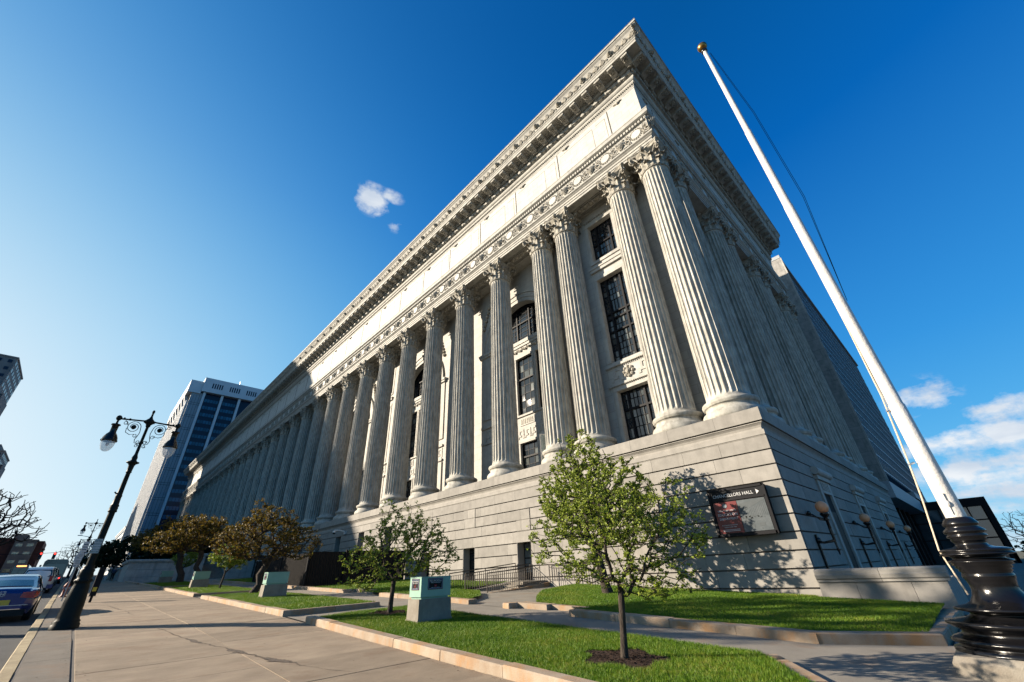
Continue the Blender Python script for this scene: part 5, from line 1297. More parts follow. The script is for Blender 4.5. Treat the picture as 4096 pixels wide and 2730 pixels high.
# lateral axis at a tree seen from the camera: lat = (ny, -nx)
def lat(x, y, l, d=0):
    n_ = hypot(x, y); return (y/n_*l+x/n_*d, -x/n_*l+y/n_*d)
def crown_at(x, y, parts): return [(*lat(x, y, l, d), z, r1, r1*.95, rz) for l, d, z, r1, rz in parts]
tree('nearest young tree in fresh green leaf standing in a ring of mulch', 6.86, 4.7, 3.7, .90, crown_at(6.86, 4.7, [(.05, 0, 1.75, 1.10, .85), (.95, .1, 1.65, .85, .75), (-.75, 0, 1.75, .75, .70), (-.1, 0, 2.75, .50, .8), (.25, 0, 2.3, .80, .7), (1.25, 0, 2.1, .55, .6), (-.15, 0, 3.3, .25, .5), (.65, 0, .95, .9, .2), (-.8, 0, 2.4, .4, .5)]), 1150, 27000, 1, 'leaf_green', 11, .054, lat(6.86, 4.7, .10), leafsz=.043, spread=.085)
tree('young green tree just left of the nearest mint green box', 7.17, 12.87, 3.3, .85, crown_at(7.17, 12.87, [(.15, 0, 1.7, 1.25, .95), (1.2, 0, 1.45, .85, .7), (-.95, 0, 1.25, .75, .75), (.1, 0, 2.5, .8, .75), (.9, 0, 2.1, .7, .6)]), 850, 16000, 1, 'leaf_green', 5, .068, lat(7.17, 12.87, .05), leafsz=.056, spread=.10)
tree('tree in green leaf on the rear lawn, close to the podium wall', 15.64, 11.05, 5, .9, crown_at(15.64, 11.05, [(-.1, 0, 3.2, 2.3, 1.6), (-.9, 0, 3.8, 1.7, 1.5), (.8, 0, 3.9, 1.7, 1.5), (-.4, 0, 5.2, 1.2, 1.2), (-.9, 0, 5.9, .5, .8)]), 1200, 30000, 1, 'leaf_green', 23, .19, lat(15.64, 11.05, -.15), leafsz=.10, spread=.12)
G_ = 'bronze leaved trees on the far lawns'
tree('large bronze leaved tree with a leaning trunk beside the second mint green box', 7.2, 27.3, 4.6, 1.25, crown_at(7.2, 27.3, [(0, 0, 2.6, 2.1, 1.15), (-1.3, 0, 2.4, 1.3, .9), (1.7, 0, 2.3, 1.4, .85), (.2, 0, 3.6, 1.3, .7), (-.6, 0, 4.0, .5, .6)]), 1000, 19000, 1, 'leaf_orange', 31, .16, lat(7.2, 27.3, .35), G_, leafsz=.095, spread=.17, bend=.10)
tree('bronze leaved tree with a twisted trunk left of the large one', 7.3, 43.2, 5, 1.9, crown_at(7.3, 43.2, [(-1.2, 0, 3.4, 2.2, 1.1), (-2.6, 0, 3.0, 1.6, .9), (.5, 0, 3.6, 1.8, 1.0), (-.8, 0, 4.5, 1.6, .6)]), 900, 16500, 1, 'leaf_orange', 37, .19, lat(7.3, 43.2, -.2), G_, leafsz=.13, spread=.22, bend=.18)
tree('farthest bronze leaved tree with a thick dark trunk', 7.7, 53.5, 5.6, 2.1, crown_at(7.7, 53.5, [(-1.5, 0, 4.0, 2.4, 1.2), (-3.1, 0, 3.5, 1.7, .9), (.6, 0, 4.4, 2.0, 1.1), (-1.5, 0, 5.2, 1.3, .6)]), 900, 16000, 1, 'leaf_orange', 41, .26, lat(7.7, 53.5, -.5), G_, leafsz=.15, spread=.25, bend=.12)
tree('small green tree between the third box and the large bronze leaved tree', 7.3, 35.3, 2.4, .9, crown_at(7.3, 35.3, [(.1, 0, 1.9, 1.2, .75), (.6, 0, 1.6, .9, .5)]), 420, 7500, 1, 'leaf_green', 43, .05, lat(7.3, 35.3, .1), leafsz=.10, spread=.16)
tree('small green tree behind the farthest mint green box', 9.4, 66.0, 3, 1.4, crown_at(9.4, 66, [(0, 0, 2.3, 1.4, .9)]), 260, 4200, 1, 'leaf_green', 47, .07, (0, 0), z=gz(66), leafsz=.14, spread=.2)
tree('wide dark evergreen hedge tree beyond the far stair wall', 7.0, 108, 7, 2.0, [(-.5, 0, 4.2, 4.3, 4, 2.6), (4.2, 0, 4.6, 4, 4, 3.0), (-4.0, 0, 3.2, 2.6, 3, 1.7), (8.5, 2, 4.8, 4, 4, 3)], 900, 26000, 1, 'leaf_dark', 53, .3, (0, 0), z=gz(108), leafsz=.42, spread=.6)
for i, (x, y, sd) in enumerate(((-.2, 150, 61), (2.5, 165, 62))):
    tree('bare tree far down the pavement, '+('left of' if i == 0 else 'behind')+' the dark evergreen', x, y, 8, 2.5, [(0, 0, 5, 3.6, 3.4, 3.2)], 420, 0, 1, None, sd, .22, (0, 0), z=gz(y), group='bare trees down the street')
tree('big bare winter tree leaning in at the left edge of the street', -7.6, 62.0, 9, 2.6, [(0, 0, 5.6, 3.8, 3.6, 2.8), (2.6, 0, 5.0, 2.2, 2.2, 1.3), (-2.5, 0, 5.5, 3, 3, 2.5)], 1100, 0, 1, None, 71, .34, (.4, 0), z=gz(62), group='bare trees down the street')
for i, (x, y, s_, sd) in enumerate(((98, -12, 1.0, 81), (118, -24, 1.4, 82), (92, -17.5, .8, 83), (130, -8, 1.3, 84))):
    tree('bare spreading tree beyond the glass pavilion, '+('nearest its dark corner', 'tallest of the group', 'at the right edge', 'farthest back')[i], x, y, 8*s_, 1.6, [(0, 0, 4.2*s_, 5*s_, 5*s_, 2.6*s_)], 480, 0 if i != 2 else 2500, 1, 'leaf_green', sd, .3, (0, 0), z=gz(y), group='bare trees beyond the pavilion', leafsz=.3, spread=.5)
b = MB(); r = random.Random(8)
for k in range(2600):
    x, y = r.uniform(84, 150), r.uniform(-45, -4); zz = gz(y)+r.uniform(0, 2.6); q = r.uniform(.3, .8)
    d = Vector((r.uniform(-1, 1), r.uniform(-1, 1), r.uniform(-.3, 1))).normalized()*q; e = Vector((r.uniform(-1, 1), r.uniform(-1, 1), r.uniform(-1, 1))).normalized()*q; p = Vector((x, y, zz)); b.face(p, p+d, p+d+e, p+e)
tag(b.build('shrubbery', 'leaf_dark'), 'dark shrubbery at the foot of the bare trees beyond the pavilion', 'shrubs', kind='stuff')
tree('taller roadside tree across the street whose shade bands the rear lawn', -12.5, 30.5, 18, 7.0, [(0, 0, 14.2, 3.6, 3.6, 3.2)], 500, 5200, 1, 'leaf_green', 92, .34, (0, 0), z=gz(30), leafsz=.24, spread=.35)

# ------------------------------------------------------------------ far buildings
M['tower_panel'] = mat('pale_tower_panel', (0.2052, 0.2432, 0.2736), .5, (0.1672, 0.2052, 0.2356), .25, spec=.25)
M['tower_rib'] = mat('white_tower_rib', (0.4712, 0.4864, 0.5016), .6)
M['tower_band'] = mat('pale_tower_band', (.42, .45, .48), .55, (.38, .41, .44), .25, spec=.2)
M['tower_glass'] = mat('dark_blue_tower_glass', (.006, .010, .030), .2, (.004, .006, .02), .15, spec=.25)
M['tower_pane'] = mat('blue_tower_pane', (.02, .09, .16), .15, (.01, .05, .10), .2, spec=.35, rand=.6)
M['stone_grey'] = mat('grey_limestone', (0.1520, 0.1520, 0.1520), .85, (0.1064, 0.1064, 0.1102), .3)
M['brick'] = mat('dark_red_brick', (0.0760, 0.0342, 0.0304), .9, (0.0456, 0.0228, 0.0228), .8)
TW = thing('office_tower', 'pale and dark blue glass office tower rising behind the far end of the columns', 'tower', (13, 230, gz(230)))
zt = gz(230)
b = MB(); b.box(14.9, 60, 230.6, 318, zt, 84); b.build('tower_core', 'tower_glass', TW)
b = MB(); b.box(14.6, 19.0, 230, 231, zt, 80); b.build('corner_panel', 'tower_panel', TW)
b = MB(); b.box(17.8, 62, 228.3, 250, 80.6, 87.6); b.build('crown_band', 'tower_band', TW); b = MB(); b.box(12.8, 17.79, 229.2, 290, 79.5, 85.4); b.build('crown_band', 'tower_band', TW)
for k in range(13):
    zz = 8+6*k
    for q in (0, .9): block('joint', TW, 14.58, 19.0, 229.95, 230.0, zz+q, zz+q+.12, 'tower_glass')
for x in (15.7, 16.8, 17.9): block('joint', TW, x-.04, x+.04, 229.96, 229.999, zt, 79, 'tower_glass')
for x in (19.4, 26.7, 34.0, 41.3, 48.6): block('pier', TW, x-.5, x+.5, 229.2, 230.6, zt, 80.5, 'tower_band')
for k in range(5):
    for q in range(5): block('vent', TW, 21.3+7.3*k+.95*q, 21.8+7.3*k+.95*q, 228.22, 228.3, 82.8, 85.3, 'tower_glass')
n_ = 0
for bay in range(4):
    for k in range(22):
        for q in range(5):
            x = 20.35+7.3*bay+1.15*q; zz = zt+3+3.42*k
            if zz < 79 and n_ < 300: block('pane', TW, x, x+.98, 230.5, 230.58, zz, zz+1.5, 'tower_pane'); n_ += 1
# ribbed flank facing the street
for q in range(17): block('rib', TW, 13.8, 14.6, 231.5+5.1*q, 233.1+5.1*q, zt, 76+.01*q, 'tower_rib')
for q in range(17): block('rib', TW, 14.1, 14.6, 234.6+5.1*q, 235.3+5.1*q, zt, 76+.01*q, 'tower_band')
for k in range(7):
    b = MB(); b.prism([(14.5, 236+8*k, 73), (12.9, 236+8*k, 79.0), (12.9, 236+8*k, 79.49), (14.5, 236+8*k, 79.49)], (0, 0, 0), (0, 2.4, 0)); b.build('bracket', 'tower_rib', TW)
b = MB(); b.tube([(33, 236, 87.5), (33, 236, 92)], .15, 5); b.tube([(32, 236, 90), (34, 236, 90.5)], .1, 5); b.build('mast', 'steel', TW)
def slab_block(name, label, cat, x0, x1, y0, y1, z1, mw, rows, cols, wm='tower_glass', side=0, group=None, band=0, z0=None, frac=(.55, .5)):
    t = thing(name, label, cat, ((x0+x1)/2, y0, gz(y0)), group); zb = gz(y0)-1 if z0 is None else z0
    b = MB(); b.box(x0, x1, y0, y1, zb, z1); b.build('walls', mw, t)
    b = MB(); b.box(x0-.3, x1+.3, y0-.3, y1+.3, z1, z1+.6); b.build('parapet', mw, t)
    fh = (z1-zb)/rows; fwid = (x1-x0)/cols
    for k in range(rows):
        for q in range(cols):
            block('window', t, x0+fwid*(q+.5-frac[0]/2), x0+fwid*(q+.5+frac[0]/2), y0-.06, y0, zb+fh*(k+.5-frac[1]/2), zb+fh*(k+.5+frac[1]/2), wm)
    if side:
        fw_ = (y1-y0)/side
        for k in range(rows):
            for q in range(side):
                xx = (x1, x1+.08) if x1 < 0 else (x0-.08, x0)
                block('window', t, *xx, y0+fw_*(q+.22), y0+fw_*(q+.78), zb+fh*(k+.25), zb+fh*(k+.75), wm)
    return t
slab_block('office_block', 'white banded office block low beside the foot of the blue tower', 'office block', 14.3, 30, 326, 395, 30.5, 'tower_rib', 7, 8, side=12)
# two grey stone buildings at the left edge
ta = slab_block('stone_tower', 'tall grey stone tower cut by the left edge of the photo, the higher of two', 'tower', -75, -46.6, 262, 290, 90.3, 'stone_grey', 26, 9, side=6, frac=(.42, .42))
block('setback', ta, -72, -45.6, 268, 286, gz(262), 76, 'stone_grey'); block('setback', ta, -70, -44.8, 271, 283, gz(262), 60, 'stone_grey')
tb = slab_block('stone_tower', 'lower grey stone tower at the left edge with stepped shoulders', 'tower', -75, -46.5, 345, 372, 67.5, 'stone_grey', 19, 9, side=7, frac=(.45, .45))
block('setback', tb, -72, -45.2, 352, 366, gz(345), 62, 'stone_grey'); block('attic', tb, -68, -49.5, 350, 364, 67.5, 72, 'stone_grey')
ap = slab_block('brick_block', 'dark brick and concrete block at the end of the street with gold windows', 'building', -22.5, -15.6, 300, 330, 21.3, 'stone_grey', 5, 2, wm='gold_pane' if 'gold_pane' in M else 'pane_pale', frac=(.6, .35))  # gold is the base colour of these panes
block('brick_wing', ap, -40, -22.5, 302, 330, 1, 22.5, 'brick'); block('brick_wing', ap, -15.6, -13.3, 304, 330, 1, 21.6, 'brick'); block('rooftop_room', ap, -24, -19.6, 306, 320, 21.9, 24.4, 'stone_grey')
for k in range(4): block('balcony', ap, -13.3, -12.2-.35*k % .9, 306, 312, 6+4*k, 6.6+4*k, 'brick')
for k, (x0, x1, y0, z1, lab) in enumerate(((-46, -26, 200, 14, 'long low brick row at the left side of the street'), (-14, -9.6, 380, 12.5, 'small dark brick house at the far end of the street'), (-12, -4, 520, 14, 'low distant roofline where the street disappears'))):
    slab_block('brick_row', lab, 'building', x0, x1, y0, y0+40, z1, 'brick', 3, 5, 'pane')
# invented building, unseen across the street, its outline cut to shade the middle columns
cp = thing('shade_building', 'invented grey stone building across the street, out of view, outlined to shade the columns', 'building', (-58, 170, gz(170)))
def prof_at(xx):
    """outline whose shadow falls where the photograph shows it on the front and the pavement"""
    s = lambda p: (p[1]+.986*(p[0]-xx), p[2]+.5393*(p[0]-xx))
    near = [s((1.76, 43.4, .37)), s((18.8, 46.1, 5.45)), s((19.2, 71.6, 30.95))]
    far_ = [s((17.6, 159.5, 35.4)), s((19.1, 154.2, 25.9)), s((19.3, 163, 21.0))]
    return near, far_
nr, fr = prof_at(-58.0)
ov_ = nr[2]
poly = [(nr[0][0]-.5, gz(110)-1), (nr[0][0], nr[0][1]), (nr[1][0], nr[1][1]), (nr[2][0], nr[2][1]), (nr[2][0]+9, nr[2][1]+9), (nr[2][0]+24, nr[2][1]+10), (fr[0][0]-8, fr[0][1]+5), (fr[0][0], fr[0][1]), (fr[1][0], fr[1][1]), (fr[2][0], fr[2][1]), (fr[2][0]+3, gz(220)-1)]
b = MB(); b.prism([(0, y, z) for y, z in poly], (-58, 0, 0), (-64, 0, 0)); b.build('shadow_outline', 'stone_grey', cp)
for k in range(9): block('window', cp, -58.0, -57.93, nr[1][0]+6+10*k, nr[1][0]+8.5+10*k, 12, 18, 'tower_glass')
M['sheet'] = M['sign_white']

# ------------------------------------------------------------------ vehicles
M['blue_paint'] = mat('metallic_blue_paint', (0.0091, 0.0213, 0.1292), .22, (0.0076, 0.0167, 0.1064), 3, spec=.6, coat=.9, metal=.35)
M['white_car'] = mat('white_car_paint', (.66, .65, .63), .3, (.60, .59, .57), 2, coat=.6, spec=.5)
M['black_car'] = mat('black_car_paint', (.012, .013, .016), .2, coat=.8, spec=.5)
M['silver_car'] = mat('silver_car_paint', (0.2280, 0.2356, 0.2508), .25, coat=.7, metal=.5)
M['car_glass'] = mat('tinted_car_glass', (.012, .02, .026), .04, spec=1.0)
M['car_glass_blue'] = mat('rear_screen_glass', (.03, .09, .13), .06, (.015, .05, .08), 2, spec=1.0)
M['tail'] = mat('red_tail_lamp', (0.3420, 0.0152, 0.0114), .15, (0.2280, 0.0076, 0.0076), 20, spec=.6)
M['plate_y'] = mat('yellow_number_plate', (.60, .40, .06), .5)
def car(label, x, y, paint, L_=4.7, W_=1.78, Hh=1.42, kind='coupe', away=True, group='cars parked along the kerb', cat='car', lit=False):
    """nose towards +y; local origin on the road under the middle"""
    z0 = gz(y)-.15; t = thing('parked_car' if cat == 'car' else 'van', label, cat, (x, y, z0), group); WL[t.name] = Vector((0, 0, 0)); pl = Vector((x, y, z0))
    hl, hw_ = L_/2, W_/2; k = Hh/1.42
    if kind == 'suv': st = [(-hl, .55, .92, .45, 1.0, .62), (-hl+.06, .40, 1.05, .30, 1.35, .86), (-hl+.22, .30, 1.08, .26, 1.62, .95), (-hl+.8, .26, 1.08, .24, 1.74, 1), (-.3, .24, 1.06, .24, 1.76, 1), (.5, .24, 1.04, .24, 1.70, 1), (1.25, .24, 1.02, .24, 1.12, 1), (hl-.5, .28, .98, .26, 1.02, .97), (hl-.08, .35, .85, .35, .88, .88), (hl, .45, .7, .45, .72, .7)]
    else: st = [(-hl, .48, .80, .42, .86, .70), (-hl+.05, .36, .92, .30, .97, .88), (-hl+.25, .28, .94, .24, 1.01, .95), (-hl+.75, .24, .93, .22, 1.04, 1), (-hl+1.35, .22, .92, .2, 1.32, 1), (-.35, .2, .90, .2, 1.42, 1), (.35, .2, .88, .2, 1.38, 1), (1.15, .2, .86, .2, .98, 1), (hl-.6, .24, .80, .22, .86, .97), (hl-.1, .32, .66, .3, .70, .86), (hl, .42, .58, .4, .60, .7)]
    rows = []
    for (yy_, zs, zb, zl, zt_, wf) in st:
        w = hw_*wf; roof = zt_ > zb+.12; rw = w*(.76 if roof else .86)
        zs, zb, zt2 = zs, zb, zt_*(1 if kind == 'suv' else k)
        pr = [(-w*.9, zl-.02), (-w*.98, zs+.10), (-w, (zs+zb)/2+.02), (-w*.985, zb-.05), (-w*.95, zb), (-(w*.9+rw)/2-.0, zb+(zt2-zb)*.5), (-rw, zt2-.05), (-rw*.86, zt2), (0, zt2+.02)]
        pr = pr+[(-a, c) for a, c in pr[-2::-1]]
        rows.append([(a, yy_, c) for a, c in pr])
    b = MB(); b.grid(rows, False); b.cap(rows[0]); b.cap(rows[-1][::-1]); o = b.mesh('body', paint, True)
    o.polygons.foreach_set('use_smooth', [True]*len(o.polygons))
    bo = link('body', o, t)
    def P(nm, bb, m, par=t, sm=False): return bb.build(nm, m, par, sm)
    e = .012
    def between(i, j, s0, s1, side):          # patch on the shell between stations i..j and profile points s0..s1
        A = [rows[i][q] for q in range(s0, s1+1)]; D = [rows[j][q] for q in range(s0, s1+1)]; g = MB()
        g.grid([[(p[0]*1.012, p[1], p[2]+e) for p in A], [(p[0]*1.012, p[1], p[2]+e) for p in D]]); return g
    if kind == 'suv':
        g = MB(); rr = [rows[1], rows[2]]
        g.face((-hw_*.80, -hl+.02, 1.10), (hw_*.80, -hl+.02, 1.10), (hw_*.70, -hl+.17, 1.58), (-hw_*.70, -hl+.17, 1.58)); P('rear_window', g, 'car_glass')
        ia, ib, ic = 2, 5, 6
    else:
        g = MB(); a, c = rows[3], rows[4]
        g.grid([[(p[0]*.86, p[1]-.02, p[2]+.03) for p in a[6:11]], [(p[0]*.94, p[1]+.14, p[2]+.012+.03) for p in c[6:11]]]); P('rear_window', g, 'car_glass_blue', sm=True)
        ia, ib, ic = 4, 6, 7
    g = between(ib, ic, 6, 10, 0); P('windscreen', g, 'car_glass')
    for s_ in (-1, 1):
        g = MB()
        for i in range(ia, ib):
            A, D = rows[i], rows[i+1]
            q0, q1 = (4, 6) if s_ < 0 else (12, 10)
            g.face((A[q0][0]*1.01, A[q0][1], A[q0][2]+.03), (D[q0][0]*1.01, D[q0][1], D[q0][2]+.03), (D[q1][0]*1.02, D[q1][1], D[q1][2]-.02), (A[q1][0]*1.02, A[q1][1], A[q1][2]-.02))
        P('side_window', g, 'car_glass')
        # tail lamps wrap the corner
        g = MB(); zq = (.70, .86) if kind != 'suv' else (.80, 1.15)
        if kind != 'suv': g.hexa([(s_*hw_*.50, -hl-.05, zq[0]+.03), (s_*hw_*.88, -hl-.015, zq[0]), (s_*hw_*.99, -hl+.22, zq[0]+.05), (s_*hw_*.5, -hl+.1, zq[0]+.05), (s_*hw_*.54, -hl-.035, zq[1]+.02), (s_*hw_*.88, -hl+.0, zq[1]+.04), (s_*hw_*.985, -hl+.36, zq[1]+.02), (s_*hw_*.5, -hl+.1, zq[1])])
        else: g.box(s_*hw_*.80-.08, s_*hw_*.80+.10, -hl-.0, -hl+.22, *zq)
        P('tail_light', g, 'tail')
        g = MB(); g.box(s_*hw_*.66-.14, s_*hw_*.66+.14, hl-.16, hl-.02, .56, .68); P('headlight', g, 'sign_white' if not lit else 'headlight')
        g = MB(); g.box(s_*(hw_+.10)-.09, s_*(hw_+.10)+.09, .55, .72, .90, 1.04); P('mirror', g, paint)
        for yy_ in (-hl+.85, hl-.85):
            g = MB(); g.lathe([(.001, -.11), (.27, -.11), (.33, -.09), (.335, 0), (.33, .09), (.27, .11), (.001, .11)], (0, 0, 0), 20); g.v = [(s_*(hw_-.10)+z_, yy_+x_, .335+y_) for x_, y_, z_ in g.v]; wo_ = P('wheel', g, 'rubber')
            g = MB(); g.lathe([(.001, 0), (.21, .0), (.215, -.02)], (0, 0, 0), 14); g.v = [(s_*(hw_+.012), yy_+x_, .335+y_) for x_, y_, z_ in g.v]; P('rim', g, 'chrome', wo_)
    g = MB(); g.box(-.26, .26, -hl-.035, -hl-.02, .52 if kind != 'suv' else .72, .67 if kind != 'suv' else .87); P('number_plate', g, 'plate_y')
    g = MB(); g.box(-hw_*.80, hw_*.80, -hl-.03, -hl+.10, .20, .38); P('lower_bumper', g, 'rubber')
    if kind != 'suv':
        g = MB()
        for s_ in (-1, 1): g.prism([(s_*.022, -hl-.02, .80), (s_*.034, -hl-.02, .80), (s_*.046, -hl-.02, .90), (s_*.032, -hl-.02, .90)], (0, 0, 0), (0, -.012, 0))
        g.box(-.024, .024, -hl-.034, -hl-.02, .845, .857)
        for a0, a1, c0, c1 in ((-.065, .065, .915, .925), (-.05, .05, .775, .785), (-.07, -.06, .79, .915), (.06, .07, .79, .915)): g.box(a0, a1, -hl-.034, -hl-.02, c0, c1)
        P('emblem', g, 'chrome')
        g = MB(); g.box(-hw_*.80, hw_*.80, -hl-.012, -hl+.05, .50, .515); P('trim_line', g, 'chrome')
    # road slope and heading
    t.rotation_euler = (math.atan((gz(y+2)-gz(y-2))/4), 0, 0 if away else pi); WL[t.name] = pl
    return t
car('dark blue coupe parked nearest along the kerb, seen from behind', -1.44, 25.9, 'blue_paint', Hh=1.40)
car('white sport utility car parked in front of the blue coupe', -1.72, 52.5, 'white_car', 4.7, 1.9, 1.76, 'suv')
car('black car parked ahead of the white one', -1.75, 61, 'black_car', 4.8, 1.9, 1.7, 'suv')
car('second black car in the parked row', -1.8, 68.5, 'black_car', 4.6, 1.85, 1.7, 'suv')
car('grey car in the parked row behind the high dark truck', -1.8, 77, 'silver_car', 4.6, 1.85, 1.7, 'suv')
car('dark car driving away in the middle lane beside the white one', -5.3, 122, 'black_car', 4.6, 1.85, 1.45, 'coupe', group='cars driving in the street')
car('pale car coming down the far lane at the left edge', -9.8, 142, 'silver_car', 4.5, 1.8, 1.45, 'coupe', False, 'cars driving in the street', lit=True)
def coach(name, label, cat, x, y, W_, L_, Hh, front, col):
    z0 = gz(y)-.15; t = thing(name, label, cat, (x, y, z0)); b = MB(); z1 = z0+Hh; hw_ = W_/2
    P = [(-hw_, .35), (-hw_, Hh-.25), (-hw_+.2, Hh), (hw_-.2, Hh), (hw_, Hh-.25), (hw_, .35)]
    b.prism([(x+a, 0, z0+c) for a, c in P], (0, y, 0), (0, y+L_, 0)); b.build('body', col, t)
    b = MB(); b.box(x-hw_+.15, x+hw_-.15, y-.04, y-.005, z0+Hh*.40, z0+Hh*.80); b.build('windscreen' if front else 'rear_window', 'car_glass', t)
    if front:
        b = MB(); b.box(x-.8, x+.8, y-.06, y-.03, z0+Hh*.86, z0+Hh*.95); b.build('destination_sign', 'matrix', t)
    for s_ in (-1, 1):
        b = MB(); b.lathe([(.001, 0), (.14, .0), (.14, .05), (.001, .05)], (0, 0, 0), 12); b.v = [(x+s_*(hw_-.35)+a, y-.06+z_, z0+.75+c) for a, c, z_ in b.v]; b.build('headlight' if front else 'tail_light', 'headlight' if front else 'red_light', t)
        b = MB(); b.box(x+s_*(hw_+.22)-.1, x+s_*(hw_+.22)+.1, y-.2, y, z0+Hh*.62, z0+Hh*.78); b.build('mirror', 'black_car', t)
        for yy_ in (y+1.6, y+L_-2): 
            b = MB(); b.lathe([(.001, -.15), (.45, -.15), (.48, 0), (.45, .15), (.001, .15)], (0, 0, 0), 14); b.v = [(x+s_*(hw_-.16)+z_, yy_+a, z0+.48+c) for a, c, z_ in b.v]; b.build('wheel', 'rubber', t)
        b = MB(); b.box(*sorted((x+s_*hw_, x+s_*(hw_+.02))), y+.5, y+L_-.5, z0+Hh*.48, z0+Hh*.78); b.build('side_window', 'car_glass', t)
    b = MB(); b.box(x-hw_+.1, x+hw_-.1, y-.10, y, z0+.33, z0+.55); b.build('bumper', 'rubber', t)
    return t
coach('bus', 'dark bus coming towards the camera with lit headlights and a lit destination sign', 'bus', -8.9, 160, 2.5, 11, 3.1, True, 'black_car')
coach('truck', 'high dark truck with a flat roof parked beyond the row of cars', 'truck', -1.85, 90, 2.4, 7, 3.0, False, 'black_car')
b = MB()
# hydrant
hy = thing('fire_hydrant', 'old fire hydrant with a rusty red foot beside the kerb behind the lamp post', 'hydrant', (.10, 38, gz(38)))
z = gz(38)
b = MB(); b.lathe([(.16, 0), (.16, .05), (.11, .07), (.10, .50), (.14, .53), (.14, .57), (.11, .60), (.09, .68), (.03, .74), (.03, .78)], (.1, 38, z), 12, True); b.build('barrel', mat('rusty_red_paint', (.22, .03, .02), .6, (.12, .03, .02), 12), hy, True)
b = MB(); b.tube([(-.08, 38, z+.45), (.28, 38, z+.45)], .05, 8); b.tube([(.1, 37.85, z+.42), (.1, 38, z+.42)], .06, 8); b.build('nozzle', 'steel', hy, True)
# sign poles along the kerb
def sign_pole(x, y, h, plates, label):
    t = thing('sign_post', label, 'sign post', (x, y, gz(y)), 'parking sign posts along the kerb'); z = gz(y)
    b = MB(); b.tube([(x, y, z), (x, y, z+h)], .028, 6); b.build('post', 'steel', t)
    for (dx, z0, w, hh, m_) in plates:
        p = MB(); p.box(x+dx-w/2, x+dx+w/2, y-.05, y-.04, z+z0, z+z0+hh); pl_ = p.build('plate', m_, t)
        q = MB()
        for k in range(3): q.box(x+dx-w*.36, x+dx+w*.36, y-.056, y-.051, z+z0+hh*(.2+.25*k), z+z0+hh*(.27+.25*k))
        q.build('plate_lines', 'sign_dark', pl_)
sign_pole(.12, 33.5, 2.75, [(.02, 2.2, .24, .50, 'sheet'), (.0, 1.95, .22, .20, 'sheet'), (-.03, 1.62, .22, .26, 'sheet')], 'sign post with stacked parking plates just behind the nearest lamp')
sign_pole(.10, 45, 2.6, [(0, 2.0, .3, .5, 'sheet'), (0, 1.55, .3, .35, 'sheet')], 'second sign post with pale plates farther along the kerb')
sign_pole(.10, 55, 2.6, [(0, 2.0, .5, .5, 'sheet')], 'third sign post with one plate beyond the second')
# traffic lights on a span wire
sw = thing('traffic_signals', 'span wire across the far crossing carrying two red traffic lights', 'traffic lights', (-5, 120, 5))
b = MB(); b.tube([(-16, 120, 6.3), (-6.3, 120, 6.35), (-3.3, 120, 6.62), (-.5, 120, 7.1), (1.0, 120, 7.4)], .03, 4); b.build('span_wire', 'frame', sw)
for x, z in ((-5.0, 6.2), (-3.2, 6.2)):
    b = MB(); b.box(x-.22, x+.22, 119.9, 120.2, z-.65, z+.45); b.tube([(x, 120, z+.4), (x, 120, z+.7)], .03, 4); o = b.build('signal_head', 'frame', sw)
    for k, m_ in enumerate(('red_light', 'sign_dark', 'sign_dark')):
        q = MB(); q.lathe([(.001, 0), (.13, 0)], (0, 0, 0), 10); q.v = [(x+a, 119.88-z_, z+.25-.35*k+c) for a, c, z_ in q.v]; q.build('lamp', m_, o)
for k, (x, y, s_) in enumerate(((-13.9, 75, 1), (-13.9, 118, 1), (1.2, 128, -1), (1.2, 160, -1))):
    t = thing('mast_lamp', ('tall curved grey street light at the left side of the road', 'curved grey street light near the far crossing on the left', 'curved grey street light beyond the third iron lamp', 'farthest curved grey street light on the right')[k], 'street light', (x, y, gz(y)), 'curved grey street lights'); z = gz(y)
    b = MB(); b.tube([(x, y, z), (x, y, z+6.6), (x+s_*.6, y, z+7.6), (x+s_*2.2, y, z+7.9)], [.12, .08, .06, .04], 6); b.build('mast', 'steel', t, True)
    b = MB(); b.box(x+s_*2.2-.35, x+s_*2.2+.35, y-.12, y+.12, z+7.82, z+7.95); b.build('lamp_head', 'steel', t)
# banner hanging behind the lamp
sb = thing('litter_bin', 'tall dark box with a yellow label standing behind the nearest lamp post', 'bin', (1.05, 30.5, gz(30)))
b = MB(); z = gz(30.5); b.box(.98, 1.22, 30.3, 30.6, z+.25, z+1.45); b.box(1.05, 1.15, 30.4, 30.5, z, z+.25); b.build('cabinet', 'frame', sb)
b = MB(); b.box(1.02, 1.16, 30.28, 30.295, z+.45, z+.62); b.build('yellow_label', 'yellow_print', sb)

